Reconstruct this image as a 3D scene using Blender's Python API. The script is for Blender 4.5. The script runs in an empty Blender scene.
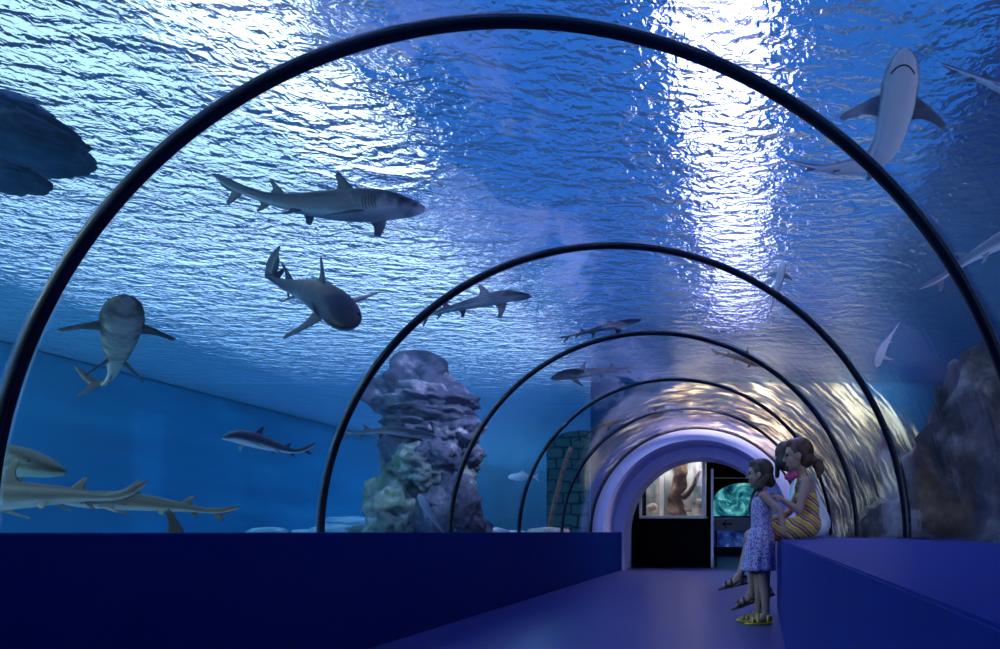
import bpy, bmesh, math, random
from mathutils import Vector, Matrix, noise, Quaternion

PI = math.pi
sc = bpy.context.scene
col = sc.collection
rnd = random.Random(7)

# ------------------------------------------------------------------ camera
H = 0.68            # eye height
F = 650.0           # focal length in pixels of the 1000 px frame
VX, VY = 745.0, 532.0
cam_d = bpy.data.cameras.new('camera')
cam = bpy.data.objects.new('camera', cam_d)
col.objects.link(cam)
cam.location = (0, 0, H)
cam.rotation_euler = (PI / 2, 0, 0)
cam_d.sensor_width = 36.0
cam_d.lens = 36.0 * F / 1000.0
cam_d.shift_x = -(VX - 500.0) / 1000.0
cam_d.shift_y = (VY - 324.5) / 1000.0
cam_d.clip_start = 0.02
cam_d.clip_end = 300
sc.camera = cam


def W(px, py, Y):
    return Vector(((px - VX) / F * Y, Y, H + (VY - py) / F * Y))


# tunnel numbers
R = 1.75
CX, CZ = -0.785, 0.643
RY = [2.17 + 1.70 * k for k in range(6)]
SURF = 3.2          # height of the water surface
X0, X1, Y0, Y1 = -9.8, 4.6, -2.0, 10.95
XD, YD = -2.6, 27.0   # the left tank runs on past the tunnel end

# ------------------------------------------------------------------ nodes


class NT:
    def __init__(self, name):
        self.m = bpy.data.materials.new(name)
        self.m.use_nodes = True
        self.t = self.m.node_tree
        self.t.nodes.clear()
        self.out = self.t.nodes.new('ShaderNodeOutputMaterial')

    def n(self, typ, **kw):
        nd = self.t.nodes.new(typ)
        for k, v in kw.items():
            if k == 'inp':
                for a, b in v.items():
                    self.set(nd.inputs[a], b)
            else:
                setattr(nd, k, v)
        return nd

    def set(self, sock, v):
        if isinstance(v, bpy.types.NodeSocket):
            self.t.links.new(v, sock)
        elif hasattr(v, 'outputs'):
            self.t.links.new(v.outputs[0], sock)
        else:
            if isinstance(v, tuple) and len(v) == 3 and sock.type == 'RGBA':
                v = (*v, 1)
            sock.default_value = v

    def math(self, op, a, b=0.0, c=None, clamp=False):
        nd = self.n('ShaderNodeMath', operation=op)
        nd.use_clamp = clamp
        self.set(nd.inputs[0], a)
        self.set(nd.inputs[1], b)
        if c is not None:
            self.set(nd.inputs[2], c)
        return nd.outputs[0]

    def mixc(self, f, a, b, mode='MIX'):
        nd = self.n('ShaderNodeMix', data_type='RGBA', blend_type=mode)
        self.set(nd.inputs[0], f)
        self.set(nd.inputs[6], a)
        self.set(nd.inputs[7], b)
        return nd.outputs[2]

    def mixs(self, f, a, b):
        nd = self.n('ShaderNodeMixShader')
        self.set(nd.inputs[0], f)
        self.set(nd.inputs[1], a)
        self.set(nd.inputs[2], b)
        return nd.outputs[0]

    def noise(self, vec, scale, detail=3, rough=0.55, dist=0.0):
        nd = self.n('ShaderNodeTexNoise')
        if vec is not None:
            self.set(nd.inputs['Vector'], vec)
        nd.inputs['Scale'].default_value = scale
        nd.inputs['Detail'].default_value = detail
        nd.inputs['Roughness'].default_value = rough
        nd.inputs['Distortion'].default_value = dist
        return nd.outputs['Fac']

    def ramp(self, fac, stops, interp='LINEAR'):
        nd = self.n('ShaderNodeValToRGB')
        cr = nd.color_ramp
        cr.interpolation = interp
        while len(cr.elements) < len(stops):
            cr.elements.new(0.5)
        for e, (p, c) in zip(cr.elements, stops):
            e.position = p
            e.color = (*c, 1) if len(c) == 3 else c
        self.set(nd.inputs[0], fac)
        return nd.outputs[0]

    def pos(self):
        return self.n('ShaderNodeNewGeometry').outputs['Position']

    def obj(self):
        return self.n('ShaderNodeTexCoord').outputs['Object']

    def vscale(self, vec, s):
        nd = self.n('ShaderNodeMapping')
        self.set(nd.inputs['Vector'], vec)
        nd.inputs['Scale'].default_value = s
        return nd.outputs[0]

    def sep(self, vec):
        nd = self.n('ShaderNodeSeparateXYZ')
        self.set(nd.inputs[0], vec)
        return nd.outputs

    def comb(self, x, y, z):
        nd = self.n('ShaderNodeCombineXYZ')
        for i, v in enumerate((x, y, z)):
            self.set(nd.inputs[i], v)
        return nd.outputs[0]

    def bump(self, h, strength=0.3, dist=0.02):
        nd = self.n('ShaderNodeBump')
        nd.inputs['Strength'].default_value = strength
        nd.inputs['Distance'].default_value = dist
        self.set(nd.inputs['Height'], h)
        return nd.outputs[0]

    def pbsdf(self, colour, rough=0.5, metal=0.0, normal=None, spec=0.5):
        nd = self.n('ShaderNodeBsdfPrincipled')
        self.set(nd.inputs['Base Color'], colour)
        self.set(nd.inputs['Roughness'], rough)
        nd.inputs['Metallic'].default_value = metal
        nd.inputs['Specular IOR Level'].default_value = spec
        if normal is not None:
            self.set(nd.inputs['Normal'], normal)
        return nd.outputs[0]

    def done(self, surf=None, vol=None):
        if surf is not None:
            self.set(self.out.inputs['Surface'], surf)
        if vol is not None:
            self.set(self.out.inputs['Volume'], vol)
        return self.m


def simple(name, c, rough=0.5, metal=0.0, var=0.15, scale=8.0, bump=0.0, spec=0.5):
    t = NT(name)
    nz = t.noise(t.obj(), scale, 4)
    d = tuple(x * (1 - var) for x in c)
    e = tuple(min(1, x * (1 + var)) for x in c)
    cc = t.ramp(nz, [(0.3, d), (0.7, e)])
    nm = t.bump(nz, bump, 0.01) if bump else None
    return t.done(t.pbsdf(cc, rough, metal, nm, spec))


def emit(name, c, s):
    t = NT(name)
    e = t.n('ShaderNodeEmission')
    e.inputs[0].default_value = (*c, 1)
    e.inputs[1].default_value = s
    return t.done(e.outputs[0])


M = {}
M['navy'] = simple('navy_paint', (0.0008, 0.012, 0.125), 0.6, var=0.05, spec=0.04)
M['bench_blue'] = simple('bench_blue', (0.004, 0.022, 0.25), 0.5, var=0.06, spec=0.15)
M['rib'] = simple('rib_rubber', (0.002, 0.004, 0.018), 0.3, var=0.1, spec=0.35)
M['lilac'] = simple('lilac_plaster', (0.30, 0.35, 0.72), 0.6, var=0.05, bump=0.05)
M['black'] = simple('black_panel', (0.002, 0.002, 0.003), 0.7, var=0.1, spec=0.05)
M['black_room'] = simple('black_paint', (0.003, 0.003, 0.006), 0.8, spec=0.05)
t = NT('joint_seal')
tr = t.n('ShaderNodeBsdfTransparent')
tl = t.n('ShaderNodeBsdfTranslucent')
tl.inputs[0].default_value = (0.6, 0.75, 0.9, 1)
gl = t.n('ShaderNodeBsdfGlossy')
gl.inputs['Roughness'].default_value = 0.2
M['seal'] = t.done(t.mixs(0.06, t.mixs(0.10, tr.outputs[0], tl.outputs[0]), gl.outputs[0]))
M['steel'] = simple('white_post', (0.75, 0.78, 0.85), 0.35, var=0.05)
M['tan_wood'] = simple('tan_wood', (0.4, 0.33, 0.2), 0.5, var=0.2)
M['driftwood'] = simple('driftwood', (0.2, 0.13, 0.11), 0.8, var=0.5, scale=14, bump=0.5)
M['pale_rock'] = simple('pale_rock', (0.5, 0.45, 0.4), 0.8, var=0.4, scale=10, bump=0.4)
M['eye'] = simple('eye_black', (0.005, 0.005, 0.008), 0.15)
M['sign'] = simple('sign_grey', (0.10, 0.12, 0.15), 0.4, var=0.05)

# floor : violet blue vinyl with soft streaks
t = NT('floor_vinyl')
p = t.pos()
n1 = t.noise(t.vscale(p, (3, 0.8, 1)), 1.3, 4)
n2 = t.noise(p, 60, 2)
cc = t.ramp(n1, [(0.3, (0.020, 0.030, 0.17)), (0.7, (0.035, 0.045, 0.23))])
M['floor'] = t.done(t.pbsdf(cc, 0.33, 0, None, 0.5))

# tank wall, painted blue
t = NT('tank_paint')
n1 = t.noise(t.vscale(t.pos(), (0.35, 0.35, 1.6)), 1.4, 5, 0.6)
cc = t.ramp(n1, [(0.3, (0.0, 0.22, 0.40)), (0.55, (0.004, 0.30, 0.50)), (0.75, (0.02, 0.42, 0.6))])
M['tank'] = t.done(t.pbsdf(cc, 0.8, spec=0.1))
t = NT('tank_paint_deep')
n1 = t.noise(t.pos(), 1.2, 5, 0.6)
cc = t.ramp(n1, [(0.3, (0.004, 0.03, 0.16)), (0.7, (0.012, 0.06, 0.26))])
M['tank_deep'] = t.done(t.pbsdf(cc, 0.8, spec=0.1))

# sand
t = NT('sand')
n1 = t.noise(t.pos(), 3.0, 6)
M['sand'] = t.done(t.pbsdf(t.ramp(n1, [(0.35, (0.25, 0.42, 0.5)), (0.6, (0.62, 0.72, 0.75))]), 0.9, 0, t.bump(n1, 0.6, 0.05), 0.1))


def rock_mat(name, dark, mid, light, thr=0.5, moss=None):
    t = NT(name)
    o = t.pos()
    n1 = t.noise(o, 2.6, 8, 0.62)
    n2 = t.noise(o, 11.0, 6, 0.65)
    base = t.ramp(n1, [(thr - 0.18, dark), (thr, mid), (thr + 0.14, light)])
    fine = t.ramp(n2, [(0.35, (0.55, 0.55, 0.55)), (0.65, (1.15, 1.15, 1.15))])
    c2 = t.mixc(0.8, base, fine, 'MULTIPLY')
    if moss:
        n3 = t.noise(o, 4.0, 5, 0.6)
        c2 = t.mixc(t.ramp(n3, [(0.5, (0, 0, 0)), (0.62, (0.85, 0.85, 0.85))]), c2, moss)
    return t.done(t.pbsdf(c2, 0.85, 0, t.bump(n2, 0.7, 0.04), 0.15))


M['rock'] = rock_mat('reef_rock', (0.03, 0.04, 0.08), (0.10, 0.11, 0.17), (0.55, 0.50, 0.62), 0.54)
M['rock_moss'] = rock_mat('mossy_rock', (0.05, 0.07, 0.09), (0.16, 0.20, 0.20), (0.36, 0.38, 0.40), 0.5, (0.07, 0.15, 0.08))
M['rock_brown'] = rock_mat('brown_rock', (0.025, 0.02, 0.035), (0.12, 0.085, 0.075), (0.42, 0.32, 0.27), 0.53)
M['mass_dark'] = rock_mat('dark_craggy', (0.03, 0.06, 0.12), (0.06, 0.11, 0.19), (0.16, 0.24, 0.34), 0.55)

# block wall
t = NT('stone_blocks')
p = t.sep(t.pos())
nz = t.noise(t.pos(), 2.0, 4)
v = t.comb(t.math('ADD', p[0], t.math('MULTIPLY', nz, 0.18)), t.math('ADD', p[2], t.math('MULTIPLY', nz, 0.22)), 0.0)
br = t.n('ShaderNodeTexBrick')
t.set(br.inputs['Vector'], v)
t.set(br.inputs['Color1'], (0.02, 0.085, 0.10))
t.set(br.inputs['Color2'], (0.035, 0.11, 0.12))
t.set(br.inputs['Mortar'], (0.004, 0.02, 0.04))
br.inputs['Scale'].default_value = 1.0
br.inputs['Mortar Size'].default_value = 0.018
br.inputs['Brick Width'].default_value = 0.26
br.inputs['Row Height'].default_value = 0.18
M['blocks'] = t.done(t.pbsdf(br.outputs['Color'], 0.85, 0, t.bump(nz, 0.5, 0.03), 0.1))

# end wall : pale rock round the portal, refraction streaks of the acrylic painted in
t = NT('rock_refraction_streaks')
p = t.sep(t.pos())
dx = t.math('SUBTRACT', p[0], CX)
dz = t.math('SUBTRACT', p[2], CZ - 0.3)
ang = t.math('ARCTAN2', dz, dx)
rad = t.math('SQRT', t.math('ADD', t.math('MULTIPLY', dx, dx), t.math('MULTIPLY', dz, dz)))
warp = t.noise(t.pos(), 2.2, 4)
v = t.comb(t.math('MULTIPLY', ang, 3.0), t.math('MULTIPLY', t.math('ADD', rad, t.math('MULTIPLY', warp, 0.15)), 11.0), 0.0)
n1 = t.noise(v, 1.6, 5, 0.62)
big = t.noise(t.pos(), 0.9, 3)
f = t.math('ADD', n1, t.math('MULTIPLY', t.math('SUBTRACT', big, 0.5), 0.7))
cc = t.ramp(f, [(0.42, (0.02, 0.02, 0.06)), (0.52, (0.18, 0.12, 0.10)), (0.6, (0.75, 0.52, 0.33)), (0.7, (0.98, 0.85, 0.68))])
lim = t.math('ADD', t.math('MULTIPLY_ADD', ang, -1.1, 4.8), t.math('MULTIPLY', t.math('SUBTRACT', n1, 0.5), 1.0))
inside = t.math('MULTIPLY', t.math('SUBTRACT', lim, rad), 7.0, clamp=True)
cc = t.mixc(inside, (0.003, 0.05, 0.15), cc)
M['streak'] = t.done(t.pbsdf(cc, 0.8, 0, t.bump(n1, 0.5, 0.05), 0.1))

# acrylic of the tunnel : clear, mirrors at grazing angles, faint wiping streaks
t = NT('acrylic')
g = t.n('ShaderNodeNewGeometry')
p = t.sep(g.outputs['Position'])
ang = t.math('ARCTAN2', t.math('SUBTRACT', p[2], CZ), t.math('SUBTRACT', p[0], CX))
v = t.comb(t.math('MULTIPLY', ang, 1.6), t.math('MULTIPLY', p[1], 14.0), 0.0)
n1 = t.noise(v, 1.0, 4, 0.6)
nm = t.bump(n1, 0.05, 0.02)
lw = t.n('ShaderNodeLayerWeight')
lw.inputs['Blend'].default_value = 0.5
fr = t.math('POWER', lw.outputs['Facing'], 4.4)
fr = t.math('MULTIPLY_ADD', fr, 0.9, 0.02)
fr = t.math('MULTIPLY', fr, t.math('SUBTRACT', 1.0, g.outputs['Backfacing']), clamp=True)
tr = t.n('ShaderNodeBsdfTransparent')
tr.inputs[0].default_value = (0.965, 0.98, 1.0, 1)
gl = t.n('ShaderNodeBsdfGlossy')
gl.inputs['Color'].default_value = (0.9, 0.92, 1, 1)
gl.inputs['Roughness'].default_value = 0.06
t.set(gl.inputs['Normal'], nm)
# dried tide marks on the crown of the acrylic
tm = t.n('ShaderNodeTexNoise')
t.set(tm.inputs['Vector'], t.vscale(g.outputs['Position'], (1.0, 0.55, 1.0)))
tm.inputs['Scale'].default_value = 2.3
tm.inputs['Detail'].default_value = 5
tm.inputs['Distortion'].default_value = 0.7
edge = t.ramp(tm.outputs['Fac'], [(0.49, (0, 0, 0)), (0.515, (1, 1, 1)), (0.56, (0.45, 0.45, 0.45)), (0.7, (0.3, 0.3, 0.3))])
zone = t.ramp(t.math('DIVIDE', ang, PI), [(0.50, (0, 0, 0)), (0.55, (1, 1, 1)), (0.63, (1, 1, 1)), (0.70, (0, 0, 0))])
film = t.math('MULTIPLY', t.math('MULTIPLY', edge, zone), 0.22)
ft_ = t.n('ShaderNodeBsdfTranslucent')
ft_.inputs[0].default_value = (0.8, 0.78, 0.95, 1)
clear = t.mixs(film, tr.outputs[0], ft_.outputs[0])
M['acrylic'] = t.done(t.mixs(fr, clear, gl.outputs[0]))

# clear thin glass for the display tank
t = NT('thin_glass')
tr = t.n('ShaderNodeBsdfTransparent')
gl = t.n('ShaderNodeBsdfGlossy')
gl.inputs['Roughness'].default_value = 0.03
lw = t.n('ShaderNodeLayerWeight')
M['glass'] = t.done(t.mixs(t.math('MULTIPLY_ADD', t.math('POWER', lw.outputs['Facing'], 4.0), 0.5, 0.03), tr.outputs[0], gl.outputs[0]))

# water body : rippled refracting top, clear elsewhere, blue absorption inside
t = NT('water')
g = t.n('ShaderNodeNewGeometry')
pz = t.sep(g.outputs['Position'])
top = t.math('GREATER_THAN', pz[2], SURF - 0.02)
big = t.noise(g.outputs['Position'], 1.1, 2, 0.5)
v = t.n('ShaderNodeMapping')
t.set(v.inputs['Vector'], g.outputs['Position'])
v.inputs['Rotation'].default_value = (0, 0, math.radians(24))
v.inputs['Scale'].default_value = (1.0, 2.0, 1)
w1 = t.noise(v.outputs[0], 3.2, 2.5, 0.5, 0.7)
w2 = t.noise(g.outputs['Position'], 15.0, 2, 0.5, 0.8)
hgt = t.math('ADD', t.math('MULTIPLY', w1, 1.0), t.math('MULTIPLY', w2, 0.38))
hgt = t.math('ADD', hgt, t.math('MULTIPLY', big, 0.6))
nm = t.bump(hgt, 1.0, 0.13)
gls = t.n('ShaderNodeBsdfGlass')
gls.inputs['IOR'].default_value = 1.065
gls.inputs['Roughness'].default_value = 0.14
gls.inputs['Color'].default_value = (1, 1, 1, 1)
t.set(gls.inputs['Normal'], nm)
tr = t.n('ShaderNodeBsdfTransparent')
ab = t.n('ShaderNodeVolumeAbsorption')
ab.inputs['Color'].default_value = (0.12, 0.66, 0.97, 1)
ab.inputs['Density'].default_value = 0.16
tl = t.n('ShaderNodeBsdfTranslucent')
tl.inputs['Color'].default_value = (0.35, 0.68, 1.0, 1)
t.set(tl.inputs['Normal'], nm)
soft = t.mixs(0.13, gls.outputs[0], tl.outputs[0])
scat = t.n('ShaderNodeVolumeScatter')
scat.inputs['Color'].default_value = (0.35, 0.75, 1.0, 1)
scat.inputs['Density'].default_value = 0.04
scat.inputs['Anisotropy'].default_value = 0.3
vol = t.n('ShaderNodeAddShader')
t.set(vol.inputs[0], ab.outputs[0])
t.set(vol.inputs[1], scat.outputs[0])
M['water'] = t.done(t.mixs(top, tr.outputs[0], soft), vol.outputs[0])


# ------------------------------------------------------------------ mesh helpers
def link(name, verts, faces, mat=None, parent=None, smooth=True):
    me = bpy.data.meshes.new(name)
    me.from_pydata([tuple(v) for v in verts], [], faces)
    me.update()
    o = bpy.data.objects.new(name, me)
    col.objects.link(o)
    if mat:
        me.materials.append(mat)
    if smooth:
        for p in me.polygons:
            p.use_smooth = True
    if parent:
        o.parent = parent
        o.matrix_parent_inverse = Matrix.Translation(-parent.location)
    return o


def link_bm(name, bm, mat=None, parent=None, smooth=False):
    bmesh.ops.recalc_face_normals(bm, faces=bm.faces)
    me = bpy.data.meshes.new(name)
    bm.to_mesh(me)
    bm.free()
    o = bpy.data.objects.new(name, me)
    col.objects.link(o)
    if mat:
        me.materials.append(mat)
    if smooth:
        for p in me.polygons:
            p.use_smooth = True
    if parent:
        o.parent = parent
        o.matrix_parent_inverse = Matrix.Translation(-parent.location)
    return o


def tag(o, label, cat, group=None, kind=None):
    o['label'] = label
    o['category'] = cat
    if group:
        o['group'] = group
    if kind:
        o['kind'] = kind
    return o


def empty(name, loc, label, cat, group=None):
    o = bpy.data.objects.new(name, None)
    o.empty_display_size = 0.1
    col.objects.link(o)
    o.location = loc
    return tag(o, label, cat, group)


def struct(o):
    o['kind'] = 'structure'
    return o


def box_bm(x0, x1, y0, y1, z0, z1, bevel=0.0, seg=2):
    bm = bmesh.new()
    vs = [bm.verts.new(c) for c in ((x0, y0, z0), (x1, y0, z0), (x1, y1, z0), (x0, y1, z0),
                                    (x0, y0, z1), (x1, y0, z1), (x1, y1, z1), (x0, y1, z1))]
    for f in ((0, 3, 2, 1), (4, 5, 6, 7), (0, 1, 5, 4), (1, 2, 6, 5), (2, 3, 7, 6), (3, 0, 4, 7)):
        bm.faces.new([vs[i] for i in f])
    if bevel:
        bmesh.ops.bevel(bm, geom=list(bm.edges), offset=bevel, segments=seg, affect='EDGES', profile=0.5)
    return bm


def prism_bm(poly, y0, y1):
    """closed polygon of (x, z) extruded along y"""
    bm = bmesh.new()
    a = [bm.verts.new((x, y0, z)) for x, z in poly]
    b = [bm.verts.new((x, y1, z)) for x, z in poly]
    n = len(poly)
    bm.faces.new(a)
    bm.faces.new(list(reversed(b)))
    for i in range(n):
        j = (i + 1) % n
        bm.faces.new((a[i], a[j], b[j], b[i]))
    return bm


def arch_tube(r0, r1, y0, y1, n=96, a0=0.0, a1=PI, cx=CX, cz=CZ, drop=0.0):
    """solid half ring between radii r0 < r1 and depths y0 < y1, with optional straight feet"""
    angs = [a0 + (a1 - a0) * i / n for i in range(n + 1)]
    prof = [(math.cos(a), math.sin(a), 0.0) for a in angs]
    if drop:
        prof = [(1, 0, -drop)] + prof + [(-1, 0, -drop)]
    vs, fs = [], []
    for c, s, d in prof:
        for r, y in ((r0, y0), (r1, y0), (r1, y1), (r0, y1)):
            vs.append((cx + c * r, y, cz + s * r + d))
    m = len(prof)
    for i in range(m - 1):
        for k in range(4):
            a, b = i * 4 + k, i * 4 + (k + 1) % 4
            fs.append((a, a + 4, b + 4, b))
    fs.append((0, 1, 2, 3))
    e = (m - 1) * 4
    fs.append((e + 3, e + 2, e + 1, e))
    return vs, fs


def fix_normals(o):
    bm = bmesh.new()
    bm.from_mesh(o.data)
    bmesh.ops.recalc_face_normals(bm, faces=bm.faces)
    bm.to_mesh(o.data)
    bm.free()


def sharp(o, ang=40):
    me = o.data
    bm = bmesh.new()
    bm.from_mesh(me)
    for e in bm.edges:
        if len(e.link_faces) == 2 and e.calc_face_angle(0) > math.radians(ang):
            e.smooth = False
    bm.to_mesh(me)
    bm.free()


# ------------------------------------------------------------------ setting
XL = -3.22 * H      # face of the low wall on the left
struct(link_bm('floor', box_bm(-7, 6, -1.4, 22, -0.1, 0.0), M['floor']))
struct(link_bm('wall_back', box_bm(-3.2, 1.7, -1.35, -1.2, 0, 2.7), M['navy']))

# low wall on the left
lw_ = link_bm('low_wall', box_bm(-2.6, XL, -1.2, 12.28, 0.0, H - 0.002, 0.008), M['navy'])
tag(lw_, 'long low navy blue wall under the glass on the left of the walkway', 'low wall')

# bench on the right, its front not quite parallel to the walkway
bm = bmesh.new()
BT = 0.625
fa = (0.115, -0.9)
fb = (0.292, 5.95)
pts = [fa, (1.25, -0.9), (1.25, 5.95), fb]
lo = [bm.verts.new((x, y, 0.0)) for x, y in pts]
hi = [bm.verts.new((x, y, BT)) for x, y in pts]
bm.faces.new(list(reversed(lo)))
bm.faces.new(hi)
for i in range(4):
    j = (i + 1) % 4
    bm.faces.new((lo[i], lo[j], hi[j], hi[i]))
bmesh.ops.bevel(bm, geom=[e for e in bm.edges if all(v.co.z > 0.5 for v in e.verts)], offset=0.003, segments=2, affect='EDGES')
tag(link_bm('bench', bm, M['bench_blue']), 'broad blue painted ledge seat along the glass on the right', 'bench')
# lower ledge carrying the glass beyond the bench
tag(link_bm('ledge', box_bm(0.55, 1.25, 5.97, 10.72, 0, 0.60, 0.01), M['navy']),
    'narrow blue ledge under the right glass beyond the seated girls', 'ledge')

# acrylic panels (windows of the tunnel)
ends = [-1.2] + RY
for k in range(6):
    y0 = ends[k] + (0.006 if k else 0)
    y1 = ends[k + 1] - 0.006
    vs, fs = arch_tube(R, R + 0.05, y0, y1, 96, drop=0.12)
    o = link('window_%d' % (k + 1), vs, fs, M['acrylic'])
    fix_normals(o)
    sharp(o)
    struct(o)

# ribs
rib_labels = [
    'nearest and largest black arch rib of the tunnel',
    'second black arch rib, its left foot beside the rock pillar',
    'third black arch rib, crossing in front of the rock pillar',
    'fourth black arch rib from the front',
    'fifth black arch rib, in front of the stone block wall',
    'smallest black arch rib, framing the pale archway',
]
for k in range(6):
    y = RY[k]
    w = 0.017
    root = empty('tunnel_rib', (CX, y, CZ), rib_labels[k], 'arch rib', 'black arch ribs of the tunnel')
    vs, fs = arch_tube(R - 0.026, R + 0.012, y - w, y + w, 128, drop=0.0)
    o = link('frame', vs, fs, M['rib'], root)
    fix_normals(o)
    bv = o.modifiers.new('bevel', 'BEVEL')
    bv.width = 0.009
    bv.segments = 3
    bv.limit_method = 'ANGLE'
    vs, fs = arch_tube(R - 0.006, R + 0.004, y - w - 0.01, y + w + 0.022, 128, drop=0.0)
    o = link('seal', vs, fs, M['seal'], root)
    fix_normals(o)
    sharp(o)

# tank shell
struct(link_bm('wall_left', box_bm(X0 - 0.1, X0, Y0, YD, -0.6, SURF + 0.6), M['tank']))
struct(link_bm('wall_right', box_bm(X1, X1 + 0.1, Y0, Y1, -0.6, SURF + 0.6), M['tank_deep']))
struct(link_bm('wall_front', box_bm(X0, X1, Y0 - 0.1, Y0, -0.6, SURF + 0.6), M['tank']))

# end wall of the tank with the arched hole
def holed(xa, xb, z0, z1, r):
    n = 64
    poly = [(xa, z0), (xa, z1), (xb, z1), (xb, z0), (CX + r, z0)]
    poly += [(CX + r * math.cos(PI * i / n), CZ + r * math.sin(PI * i / n)) for i in range(n + 1)]
    poly += [(CX - r, z0)]
    return poly


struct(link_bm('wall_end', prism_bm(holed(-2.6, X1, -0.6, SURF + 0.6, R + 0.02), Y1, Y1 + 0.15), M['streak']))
struct(link_bm('wall_far_left', box_bm(X0, XD, YD, YD + 0.15, -0.6, SURF + 0.6), M['tank']))
struct(link_bm('wall_partition', box_bm(XD, XD + 0.1, Y1 + 0.15, YD, -0.6, SURF + 0.6), M['tank']))


# sand bed, rising to the far walls
def sand_z(x, y):
    d = min(1.0, max(0.0, (-x - 4.0) / 6.0))
    z = 0.40 + 0.16 * d + 0.16 * noise.noise((x * 0.7, y * 0.7, 3.1)) + 0.05 * noise.noise((x * 2.2, y * 2.2, 1.0))
    return z


def sand_grid(name, xa, xb, ya, yb, nx, ny):
    vs, fs = [], []
    for j in range(ny + 1):
        for i in range(nx + 1):
            x = xa + (xb - xa) * i / nx
            y = ya + (yb - ya) * j / ny
            vs.append((x, y, sand_z(x, y)))
    for j in range(ny):
        for i in range(nx):
            a = j * (nx + 1) + i
            fs.append((a, a + 1, a + nx + 2, a + nx + 1))
    return struct(link(name, vs, fs, M['sand']))


sand_grid('floor_sand_left', X0, -2.62, Y0, Y1, 80, 120)
sand_grid('floor_sand_deep', X0, XD, Y1, YD, 60, 120)
sand_grid('floor_sand_right', 1.02, X1, Y0, Y1, 30, 100)

# water body
n = 96
rw = R + 0.055
poly = [(X0, -0.3), (X0, SURF), (X1, SURF), (X1, -0.3), (CX + rw, -0.3)]
poly += [(CX + rw * math.cos(PI * i / n), CZ + rw * math.sin(PI * i / n)) for i in range(n + 1)]
poly += [(CX - rw, -0.3)]
bm = prism_bm(poly, Y0, Y1 - 0.001)
b2 = box_bm(X0, XD, Y1, YD, -0.3, SURF)
me = bpy.data.meshes.new('t')
b2.to_mesh(me)
b2.free()
bm.from_mesh(me)
bpy.data.meshes.remove(me)
wat = link_bm('water', bm, M['water'])
tag(wat, 'rippling blue water filling the tank around the tunnel', 'water', None, 'stuff')

# ------------------------------------------------------------------ hall above the water
def panel_mat(name, c, s, scale, lo, hi):
    t = NT(name)
    nz = t.noise(t.pos(), scale, 3, 0.6)
    e = t.n('ShaderNodeEmission')
    e.inputs[0].default_value = (*c, 1)
    t.set(e.inputs[1], t.math('MULTIPLY', t.ramp(nz, [(lo, (0.0, 0.0, 0.0)), (hi, (1, 1, 1))]), s))
    return t.done(e.outputs[0])


def skylight(x0, x1, y0, y1, z, mat, label):
    r = empty('skylight', ((x0 + x1) / 2, (y0 + y1) / 2, z), label, 'skylight')
    link_bm('diffuser', box_bm(x0, x1, y0, y1, z, z + 0.03), mat, r)
    bm = bmesh.new()
    for a in ((x0 - .06, x0, y0 - .06, y1 + .06), (x1, x1 + .06, y0 - .06, y1 + .06), (x0, x1, y0 - .06, y0), (x0, x1, y1, y1 + .06)):
        b = box_bm(a[0], a[1], a[2], a[3], z - 0.04, z + 0.06)
        me = bpy.data.meshes.new('t')
        b.to_mesh(me)
        b.free()
        bm.from_mesh(me)
        bpy.data.meshes.remove(me)
    link_bm('frame', bm, M['steel'], r)
    return r


M['strip'] = emit('strip_light', (0.50, 0.47, 1.0), 6.5)
M['sky_l'] = emit('skylight_glow', (0.60, 0.86, 1.0), 1.75)
M['sky_f'] = emit('skylight_far', (0.62, 0.76, 1.0), 2.5)
M['sky_b'] = emit('skylight_bright', (0.9, 1.0, 0.95), 3.3)
skylight(-0.85, 0.35, 2.0, 22.0, 6.0, M['strip'], 'long narrow bright ceiling light running along above the tunnel')
skylight(-17.0, -6.9, 4.2, 12.3, 6.0, M['sky_l'], 'pale wide skylight over the left tank at upper left')
skylight(-6.7, -5.0, 5.2, 10.5, 6.0, M['sky_b'], 'brightest skylight over the left tank seen through the ripples')
skylight(-23.0, -6.2, 12.7, 27.0, 6.0, M['sky_f'], 'far wide skylight over the left tank')

struct(link_bm('shade_slab', box_bm(3.0, 14.0, -4.0, 30.0, 6.0, 6.1), M['navy']))  # added slab that darkens the water on the right
w = bpy.data.worlds.new('hall_sky')
sc.world = w
w.use_nodes = True
bg = w.node_tree.nodes['Background']
bg.inputs[0].default_value = (0.010, 0.135, 0.50, 1)
bg.inputs[1].default_value = 1.0

# ------------------------------------------------------------------ archway at the tunnel end
AY = 10.74
root = empty('archway', (CX, AY, CZ), 'pale lilac stepped plaster archway at the far end of the tunnel', 'archway')
for (r0, r1, ya, yb) in ((1.56, R + 0.012, AY, AY + 0.19), (1.555, 1.70, AY + 0.19, 11.55), (1.36, 1.66, 11.55, 12.26)):
    vs, fs = arch_tube(r0, r1, ya, yb, 96, drop=0.648)
    o = link('step', vs, fs, M['lilac'], root)
    fix_normals(o)
    sharp(o)

# dark hall behind
RMY = 12.3
struct(link_bm('wall_hall', prism_bm(holed(-2.45, 6, 0.0, 4.2, 1.40), RMY, RMY + 0.1), M['black_room']))
struct(link_bm('wall_hall_far', box_bm(-2.45, 6, 21.8, 21.9, 0, 4.2), M['black_room']))
struct(link_bm('wall_hall_left', box_bm(-2.5, -2.4, RMY, 21.9, 0, 4.2), M['black_room']))
struct(link_bm('wall_hall_right', box_bm(6, 6.1, RMY, 21.9, 0, 4.2), M['black_room']))
struct(link_bm('ceiling', box_bm(-2.5, 6.1, RMY, 21.9, 4.2, 4.3), M['black_room']))

# display tank on its black cabinet
def xs(px, Y):
    return (px - VX) / F * Y


def zs(py, Y):
    return H + (VY - py) / F * Y


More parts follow.
